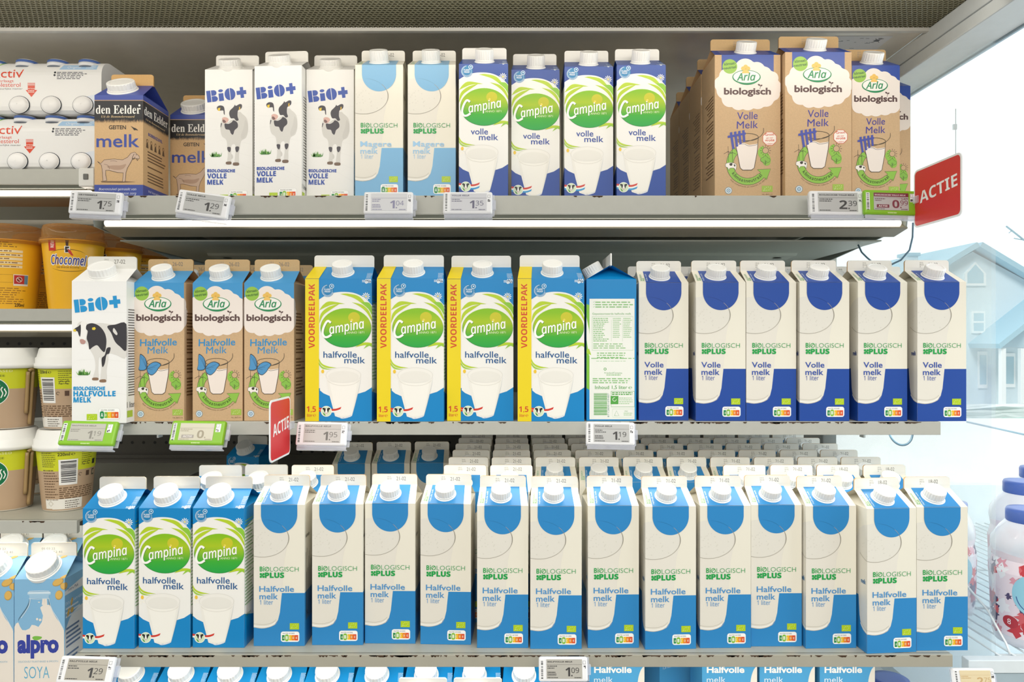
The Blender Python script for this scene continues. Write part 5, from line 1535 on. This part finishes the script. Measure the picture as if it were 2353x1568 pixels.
bottle_pack('upper white sleeve of little bottles stacked on another', -.640, 1.099, ZA+EPS+.0882)

# ---- price tags and signs
price_tag('white price tag reading 1.75 below the goat milk carton', 222, 468, .985, 117, '1', '75', 'GEITENMELK', roll=2, pitch=-8, yaw=3, holder=0.0282)
price_tag('tilted white price tag reading 1.29 below the white cow cartons', 468, 471, .988, 120, '1', '29', 'VOLLE MELK', roll=8, pitch=-8, holder=0.0252)
price_tag('white price tag reading 1.04 below the pale blue cartons', 893, 468, .990, 113, '1', '04', '', pitch=-10, screen='#d9d9dc', ink='#8d8ba8', sub=True, holder=0.0232)
price_tag('white price tag reading 1.35 below the dark blue cartons', 1075, 468, .990, 113, '1', '35', 'VOLLE MELK', pitch=-10, screen='#d3d3d8', ink='#6a687e', holder=0.0232)
price_tag('white price tag reading 2.39 touching the green tag', 1920, 468, .985, 122, '2', '39', 'BIOLOGISCHE VOLLE MELK', roll=1, pitch=-8, yaw=-2, holder=0.0282)
price_tag('green price tag reading 0.99 at the end of the top shelf', 2046, 467, .975, 124, '0', '99', 'BIOLOGISCHE VOLLE MELK', roll=2, pitch=-8, yaw=-2, green=True, action=True, old='1.69', ink='#6a4a50', holder=0.0382)
price_tag('green price tag reading 1.19 below the white cow carton', 205, 997, .935, 124, '1', '19', 'HALFVOLLE MELK', roll=1.5, pitch=-24, yaw=3, green=True, screen='#bfbdb2', ink='#8b887f', holder=0.0482)
price_tag('green action price tag without cents below the butterfly cartons', 456, 996, .935, 122, '0', '', '', roll=1, pitch=-24, yaw=2, green=True, action=True, screen='#d2cdb9', ink='#a39a84', holder=0.0482)
price_tag('white price tag reading 1.95 beside the red promotion sign', 740, 998, .950, 116, '1', '95', 'HALFVOLLE MELK', pitch=-14, roll=1, screen='#b9b4ae', ink='#6a6660', holder=0.0332)
price_tag('white price tag reading 1.19 below the turned blue carton', 1402, 997, .955, 112, '1', '19', 'VOLLE MELK', pitch=-10, roll=1, sub=True, holder=0.0282)
price_tag('white price tag reading 1.29 at the corner of the bottom shelf', 200, 1540, .905, 122, '1', '29', 'HALFVOLLE MELK', pitch=-22, roll=3, yaw=3, screen='#b3ada0', holder=0.0402)
price_tag('white price tag reading 1.09 on the bottom shelf edge', 1294, 1538, .912, 112, '1', '09', 'HALFVOLLE MELK', pitch=-16, sub=True, screen='#b6b3aa', holder=0.0332)
promo_sign('red promotion sign on the middle shelf between butterfly and striped cartons', (-.300, .912, -.113), math.radians(90), 80, 78)
promo_sign('red promotion sign beside the green tag at the window end', (.5545, .920, .1945), math.radians(-90), 103, 79)

# ---- hanging cables
t = thing('power_cable', 'thin grey cable hanging from the end of the upper shelf', 'cable', (.56, 1.0, .16), 0, 'lamp cables')
mb = MB(); P0 = [at(2098, 512, 1.0), at(2097, 545, 1.0), at(2090, 575, 1.005), at(2070, 598, 1.01), at(2040, 612, 1.03)]
mb.tube([Vector(p)-Vector((.56, 1.0, .16)) for p in P0], .0013, M('#5f7f93', 'plastic')); mb.build('cable_run', t)
t = thing('power_cable', 'thin cable loop under the upper shelf bracket, ending behind the cartons', 'cable', (.49, 1.06, .13), 0, 'lamp cables')
mb = MB(); P0 = [at(1972, 563, 1.10), at(1980, 580, 1.09), at(1992, 592, 1.08), at(2004, 602, 1.07)]
mb.tube([Vector(p)-Vector((.49, 1.06, .13)) for p in P0], .0013, M('#5f7f93', 'plastic')); mb.build('cable_run', t)
t = thing('power_cable', 'blue-grey cable loop hanging below the middle shelf end', 'cable', (.55, 1.02, -.14), 0, 'lamp cables')
mb = MB(); P0 = [(2042, 990), (2046, 1003), (2056, 1016), (2070, 1023), (2084, 1021), (2094, 1010), (2098, 992)]
P0 = [at(px, Y, 1.02) for px, Y in smooth(P0, 5)]
mb.tube([Vector(p)-Vector((.55, 1.02, -.14)) for p in P0], .0016, M('#5f7f93', 'plastic')); mb.build('cable_run', t)

# ---- neighbouring cooler by the window: wire rack, bottles, tag
t = thing('wire_rack_shelf', 'white wire rack in the cooler by the window', 'shelf', (1.0, 1.0, -.452))
W_ = M('#e6edf0', 'plastic')
mb = MB()
for i in range(30):
    x = -.30+i*.0215; mb.tube([(x, .01, 0), (x, .75, 0)], .0014, W_, n=6)
for yy in (.02, .20, .40, .60, .74): mb.tube([(-.30, yy, -.003), (.36, yy, -.003)], .0022, W_, n=6)
mb.build('wire_grid', t)
mb = MB(); mb.bbox(-.36, .36, -.012, .004, -.014, .004, M('#dfe7ea', 'metal'), r=.001); mb.build('front_rail', t)
mb = MB(); mb.bbox(-.36, .36, -.010, .0, -.040, -.015, M('#a9bac2', 'metal'), r=.001); mb.build('price_rail', t)
mb = MB(); mb.box(.70, 1.5, 1.76, 1.79, -.9, -.36, M('#dce6ea', 'metal')); mb.box(.70, 1.5, 1.0, 1.76, -.62, -.60, M('#c9d6db', 'metal'))
struct('wall_cooler', mb)
def bottle(label, x, y, z, s, R0=.050):
    t = thing('yoghurt_bottle', label, 'bottle', (x, y, z), math.radians(-34), 'fruit yoghurt bottles'); t.scale = (s, s, s)
    mb = MB(); BC = clear('bottle_plastic', '#f0f0f6', .08, .35)
    q_ = R0/.05; prof = [(.030*q_, .0), (.044*q_, .004), (R0-.003, .014), (R0-.001, .05), (R0, .11), (R0-.004, .128), (R0-.001, .142), (R0-.002, .155), (R0-.012*q_, .172), (.031*q_, .180), (.027*q_, .183)]
    mb.lathe(prof, BC, n=56)
    a = Art(); R = random.Random(int(x*1000))
    a.poly([(-74,18),(74,18),(74,136),(40,139),(0,135),(-40,139),(-74,136)], '#efe0e8', 1)
    for i in range(80):
        u = -70+R.random()*140; v = 24+R.random()*104; r = 6+R.random()*9
        c = ('#c83a44', '#d9636a', '#b43a5c', '#e3a0ae', '#5b4f72', '#f2f0f4', '#ead7e2')[i % 7]
        a.poly([(u+r*(.7+.3*math.sin(3*q+i))*math.cos(q*PI/7), v+r*(.7+.3*math.cos(2*q+i))*math.sin(q*PI/7)) for q in range(14)], c, 2+i*.10)
    a.poly([(4+27*math.cos(q*PI/20), 84+30*math.sin(q*PI/20)) for q in range(40)], '#9ad3e6', 11); a.arc(4, 84, 22, 25, 190, 300, 1.2, '#3c5f9f', 12)
    a.poly([(-26+11*math.cos(q*PI/10), 40+9*math.sin(q*PI/10)) for q in range(20)], '#b8323f', 11); a.text('8', -30, 36, x1=-25, h=8, c='#f4eef0', l=12)
    def mp(u, v, o, cu, cv):
        zz = v*.001; r = R0
        for (ra, za), (rb, zb) in zip(prof, prof[1:]):
            if za <= zz <= zb: r = ra+(rb-ra)*(zz-za)/max(1e-6, zb-za)
        ang = u/(R0*1000); r += o+.0002
        return (r*math.sin(ang), -r*math.cos(ang), zz)
    lay(mb, a, [q*3 for q in range(-30, 31)], [20, 30, 50, 80, 110, 119, 128, 135, 142], mp, clip=(-90, 90, 16, 150))
    mb.build('bottle_body', t)
    mb = MB(); mb.lathe([(.029*q_, .181), (.0300*q_, .183), (.0300*q_, .197), (.0285*q_, .200), (.020*q_, .2005), (.0005, .2005)], M('#4a67b4', 'plastic'), n=40, closed=False); mb.build('bottle_cap', t)
bottle('fruit yoghurt bottle with blue cap nearest the front of the wire rack', .772, 1.052, -.4505, 1.0)
bottle('fruit yoghurt bottle with blue cap second back on the wire rack', .873, 1.20, -.4505, 1.06)
bottle('fruit yoghurt bottle farthest back on the wire rack, blue cap only', .995, 1.33, -.4505, 1.06)
bottle('slim pinkish bottle half hidden behind the end carton', .735, 1.17, -.4505, .92, .033)
for i, (px, Y) in enumerate(((2045, 1560), (2250, 1570), (2420, 1562))):
    p = at(px, Y, 1.13)
    bottle('yoghurt bottle under the wire rack, %s' % ('next to the blue cartons', 'behind the beige tag', 'beyond the beige tag')[i], p[0], p[1], p[2]-.2, 1.0)
price_tag('beige-screened price tag reading 2.75 below the wire rack', 2236, 1560, .955, 96, '2', '75', '', pitch=-14, screen='#e3d2ac', ink='#c9a877', holder=.03)
t = thing('rack_guard', 'curved clear plastic guard at the front of the wire rack', 'guard', (.715, 1.0, -.45))
mb = MB(); P = [(0, .40, .10), (.0, .30, .098), (0, .20, .088), (0, .12, .070), (0, .06, .045), (0, .02, .012), (0, .012, .0)]
for i in range(len(P)-1):
    a_, b_ = Vector(P[i]), Vector(P[i+1])
    mb.add([a_, b_, (b_.x, b_.y, 0), (a_.x, a_.y, 0)], [(0, 1, 2, 3)], clear('guard_clear', '#f4fafc', .05, .9))
mb.tube(P, .0016, M('#f2f7f8', 'plastic'), n=6); mb.build('guard_sheet', t)

# ---- outside the store window
mb = MB(); mb.box(-2, 12, 3.2, 14.6, -1.66, -1.60, M('#f1f1ee', 'matte')); struct('floor', mb)
mb = MB(); mb.box(-30, 60, 14.6, 90, -2.5, -2.4, M('#eef1ef', 'matte')); struct('ground', mb)
mb = MB(); mb.box(1.0, 5.0, 3.18, 3.20, -1.6, 2.2, clear('shop_window', '#f8fcfd', .01, .97))
struct('window_1', mb)
mb = MB(); mb.tube([at(2196, 250, 3.1), at(2196, 380, 3.1)], .0022, M('#c6d3da', 'plastic'), n=8); mb.box(*(lambda p: (p[0]-.012, p[0]+.004, p[1]-.004, p[1]+.004, p[2]-.012, p[2]+.012))(at(2196, 292, 3.1)), M('#c6d3da', 'plastic'))
o = mb.build('window_stay'); tag(o, 'thin pale vertical stay on the window glass above the promotion sign', 'window stay')
mb = MB(); p0, p1 = Vector(at(2222, 970, 9.0)), Vector(at(2420, 1014, 7.6))
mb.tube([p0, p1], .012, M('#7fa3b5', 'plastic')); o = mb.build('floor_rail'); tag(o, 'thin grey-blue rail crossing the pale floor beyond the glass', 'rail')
# house: plan at y 22
HY = 22.0
m2 = HY/F
hx = lambda px: (px-CX)*m2
hz = lambda Y: (CY-Y)*m2
ox, oz = hx(2235), -2.4
t = thing('brick_house', 'pale gabled house with a chimney seen through the glass', 'house', (ox, HY, oz))
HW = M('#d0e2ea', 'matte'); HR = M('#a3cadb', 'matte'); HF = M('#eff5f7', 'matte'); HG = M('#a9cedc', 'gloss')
LX, RX = hx(2075)-ox, hx(2395)-ox
ridge, eave = hz(570)-oz, hz(655)-oz
mb = MB(); mb.prism([(LX+.25, 0), (RX-.25, 0), (RX-.25, eave), (0, ridge-.12), (LX+.25, eave)], 0, 6, HW, 'y'); mb.build('house_wall', t)
mb = MB()
for sx, ex in ((LX, LX), (RX, RX)):
    d = Vector((ex, 0, eave-.15))-Vector((0, 0, ridge)); nrm = Vector((-d.z, 0, d.x)).normalized()*.16
    if nrm.z < 0: nrm = -nrm
    a_ = Vector((0, 0, ridge)); b_ = Vector((ex, 0, eave-.15))
    mb.prism([(a_.x, a_.z), (b_.x, b_.z), ((b_+nrm).x, (b_+nrm).z), ((a_+nrm).x, (a_+nrm).z)], -.35, 6.3, HR, 'y')
mb.build('roof', t)
mb = MB(); cxm = hx(2148)-ox; mb.bbox(cxm-.18, cxm+.18, 1.2, 1.7, hz(625)-oz, hz(575)-oz, HW, r=.01); mb.bbox(cxm-.23, cxm+.23, 1.15, 1.75, hz(578)-oz, hz(570)-oz, HR, r=.01); mb.build('chimney', t)
def win(px0, px1, Y0, Y1, gable=False, bars=1):
    x0, x1, z0, z1 = hx(px0)-ox, hx(px1)-ox, hz(Y1)-oz, hz(Y0)-oz
    fw = .09
    P = [(x0, z0), (x1, z0), (x1, z1-(.35 if gable else 0)), ((x0+x1)/2, z1), (x0, z1-(.35 if gable else 0))]
    mb = MB(); mb.prism(P, -.06, .0, HF, 'y')
    for q in range(bars): 
        zz = z0+(z1-z0)*(q+1)/(bars+1); mb.box(x0, x1, -.075, -.06, zz-.03, zz+.03, HF)
    f = mb.build('window', t)
    mb = MB(); c = ((x0+x1)/2, (z0+z1)/2)
    mb.prism([(c[0]+(p[0]-c[0])*.76, c[1]+(p[1]-c[1])*.8) for p in P], -.066, -.061, HG, 'y'); mb.build('pane', f)
win(2214, 2263, 603, 657, True, 0); win(2231, 2261, 715, 766); win(2300, 2330, 812, 890, bars=0); win(2246, 2266, 808, 892, bars=0)
mb = MB(); P = [(hx(2228)-ox, hz(800)-oz), (hx(2395)-ox, hz(670)-oz), (hx(2395)-ox, hz(655)-oz), (hx(2224)-ox, hz(790)-oz)]
mb.prism(P, -1.4, .0, HR, 'y'); mb.build('porch_roof', t)
mb = MB(); mb.prism([(hx(2290)-ox, hz(798)-oz), (hx(2395)-ox, hz(798)-oz), (hx(2395)-ox, hz(690)-oz), (hx(2290)-ox, hz(758)-oz)], -1.2, -.02, HW, 'y'); mb.build('porch_wall', t)
for px in (2240, 2282, 2340):
    x = hx(px)-ox; mb = MB(); mb.bbox(x-.07, x+.07, -1.3, -1.16, 0, hz(800)-oz, HF, r=.01); mb.build('porch_post', t)
mb = MB(); R = random.Random(6)
bm = bmesh.new(); bmesh.ops.create_cube(bm, size=1); bmesh.ops.subdivide_edges(bm, edges=bm.edges[:], cuts=12, use_grid_fill=True)
for v in bm.verts: v.co = Vector((v.co.x*6.5, v.co.y*.8, (v.co.z+.5)*.42))+Vector((R.random()-.5, R.random()-.5, R.random()-.5))*.10
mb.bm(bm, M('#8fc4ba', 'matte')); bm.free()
o = mb.build('clipped_hedge'); o.location = (hx(2300)*.80, HY*.80, -2.4); tag(o, 'low pale green clipped hedge in front of the house', 'hedge')
mb = MB(); bm = bmesh.new(); bmesh.ops.create_cube(bm, size=1); bmesh.ops.subdivide_edges(bm, edges=bm.edges[:], cuts=12, use_grid_fill=True)
for v in bm.verts: v.co = Vector((v.co.x*7, v.co.y*.9, (v.co.z+.5)*.62))+Vector((R.random()-.5, R.random()-.5, R.random()-.5))*.14
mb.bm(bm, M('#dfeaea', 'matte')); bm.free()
o = mb.build('flower_bank'); o.location = (hx(2300)*.87, HY*.87, -2.4); tag(o, 'white bank of low bushes between hedge and house', 'bushes')
# bare twigs against the sky
mb = MB(); bs = Vector(at(2420, 590, 12)); tp = [Vector(at(2353, 552, 12)), Vector(at(2325, 530, 12)), Vector(at(2312, 520, 12))]
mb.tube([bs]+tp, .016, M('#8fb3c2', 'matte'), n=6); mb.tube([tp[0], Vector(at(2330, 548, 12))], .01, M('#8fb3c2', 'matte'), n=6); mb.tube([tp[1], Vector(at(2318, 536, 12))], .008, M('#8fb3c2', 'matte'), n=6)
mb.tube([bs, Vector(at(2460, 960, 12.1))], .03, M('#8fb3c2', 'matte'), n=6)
o = mb.build('bare_tree'); tag(o, 'bare twig of a tree against the bright sky', 'tree')

# ------------------------------------------------------------------ light
mb = MB(); mb.box(-8, 5, -7, 3.2, 2.3, 2.4, M('#e6e4df', 'matte')); struct('ceiling_store', mb)
w = bpy.data.worlds.new('sky'); SC.world = w; w.use_nodes = True
nt = w.node_tree; bg = nt.nodes['Background']
tc = nt.nodes.new('ShaderNodeTexCoord'); sp = nt.nodes.new('ShaderNodeSeparateXYZ'); mr = nt.nodes.new('ShaderNodeMapRange')
nt.links.new(tc.outputs['Generated'], sp.inputs[0])
# overcast daylight: brighter toward the window side (outside), dimmer and warmer in the store behind the camera
mr.inputs['From Min'].default_value = -.5; mr.inputs['From Max'].default_value = .45
nt.links.new(sp.outputs['Y'], mr.inputs['Value'])
rp = nt.nodes.new('ShaderNodeValToRGB')
rp.color_ramp.elements[0].color = (.36, .335, .30, 1); rp.color_ramp.elements[1].color = (1.9, 2.05, 2.1, 1)
nt.links.new(mr.outputs[0], rp.inputs[0]); nt.links.new(rp.outputs[0], bg.inputs['Color'])
bg.inputs['Strength'].default_value = 1.0

def area(name, loc, rot, sx, sy, power, col):
    l = bpy.data.lights.new(name, 'AREA'); l.shape = 'RECTANGLE'; l.size = sx; l.size_y = sy; l.energy = power; l.color = col
    o = bpy.data.objects.new(name, l); COL.objects.link(o); o.location = loc; o.rotation_euler = [math.radians(v) for v in rot]
    return o
area('ceiling_lamp_row', (0, -.9, 1.75), (48, 0, 0), 2.6, .5, 30, (1, .965, .90))
area('ceiling_lamp_far', (-.2, -2.4, 1.2), (72, 0, 0), 3.4, .8, 44, (1, .96, .9))
area('canopy_lamp', (-.4, .895, .452), (62, 0, 0), 2.0, .03, 1.9, (1, .93, .82))
sl = bpy.data.lights.new('sun', 'SUN'); sl.energy = 2.6; sl.angle = .3; sl.color = (1, .98, .95)
so = bpy.data.objects.new('sun', sl); COL.objects.link(so); so.rotation_euler = (math.radians(46), 0, math.radians(-22))
area('window_daylight', (2.3, 1.0, .3), (0, 84, 0), 1.6, 2.0, 45, (.80, .92, 1))

cam = bpy.data.cameras.new('camera'); co = bpy.data.objects.new('camera', cam); COL.objects.link(co)
co.location = (0, 0, 0); co.rotation_euler = (PI/2, 0, 0)
cam.sensor_width = 36; cam.lens = F/2353*36; cam.clip_start = .01; cam.clip_end = 300
SC.camera = co
vs = SC.view_settings; vs.view_transform = 'Standard'; vs.look = 'None'; vs.gamma = 1; vs.exposure = -.10; vs.use_curve_mapping = False
SC.cycles.max_bounces = 8; SC.cycles.transparent_max_bounces = 24
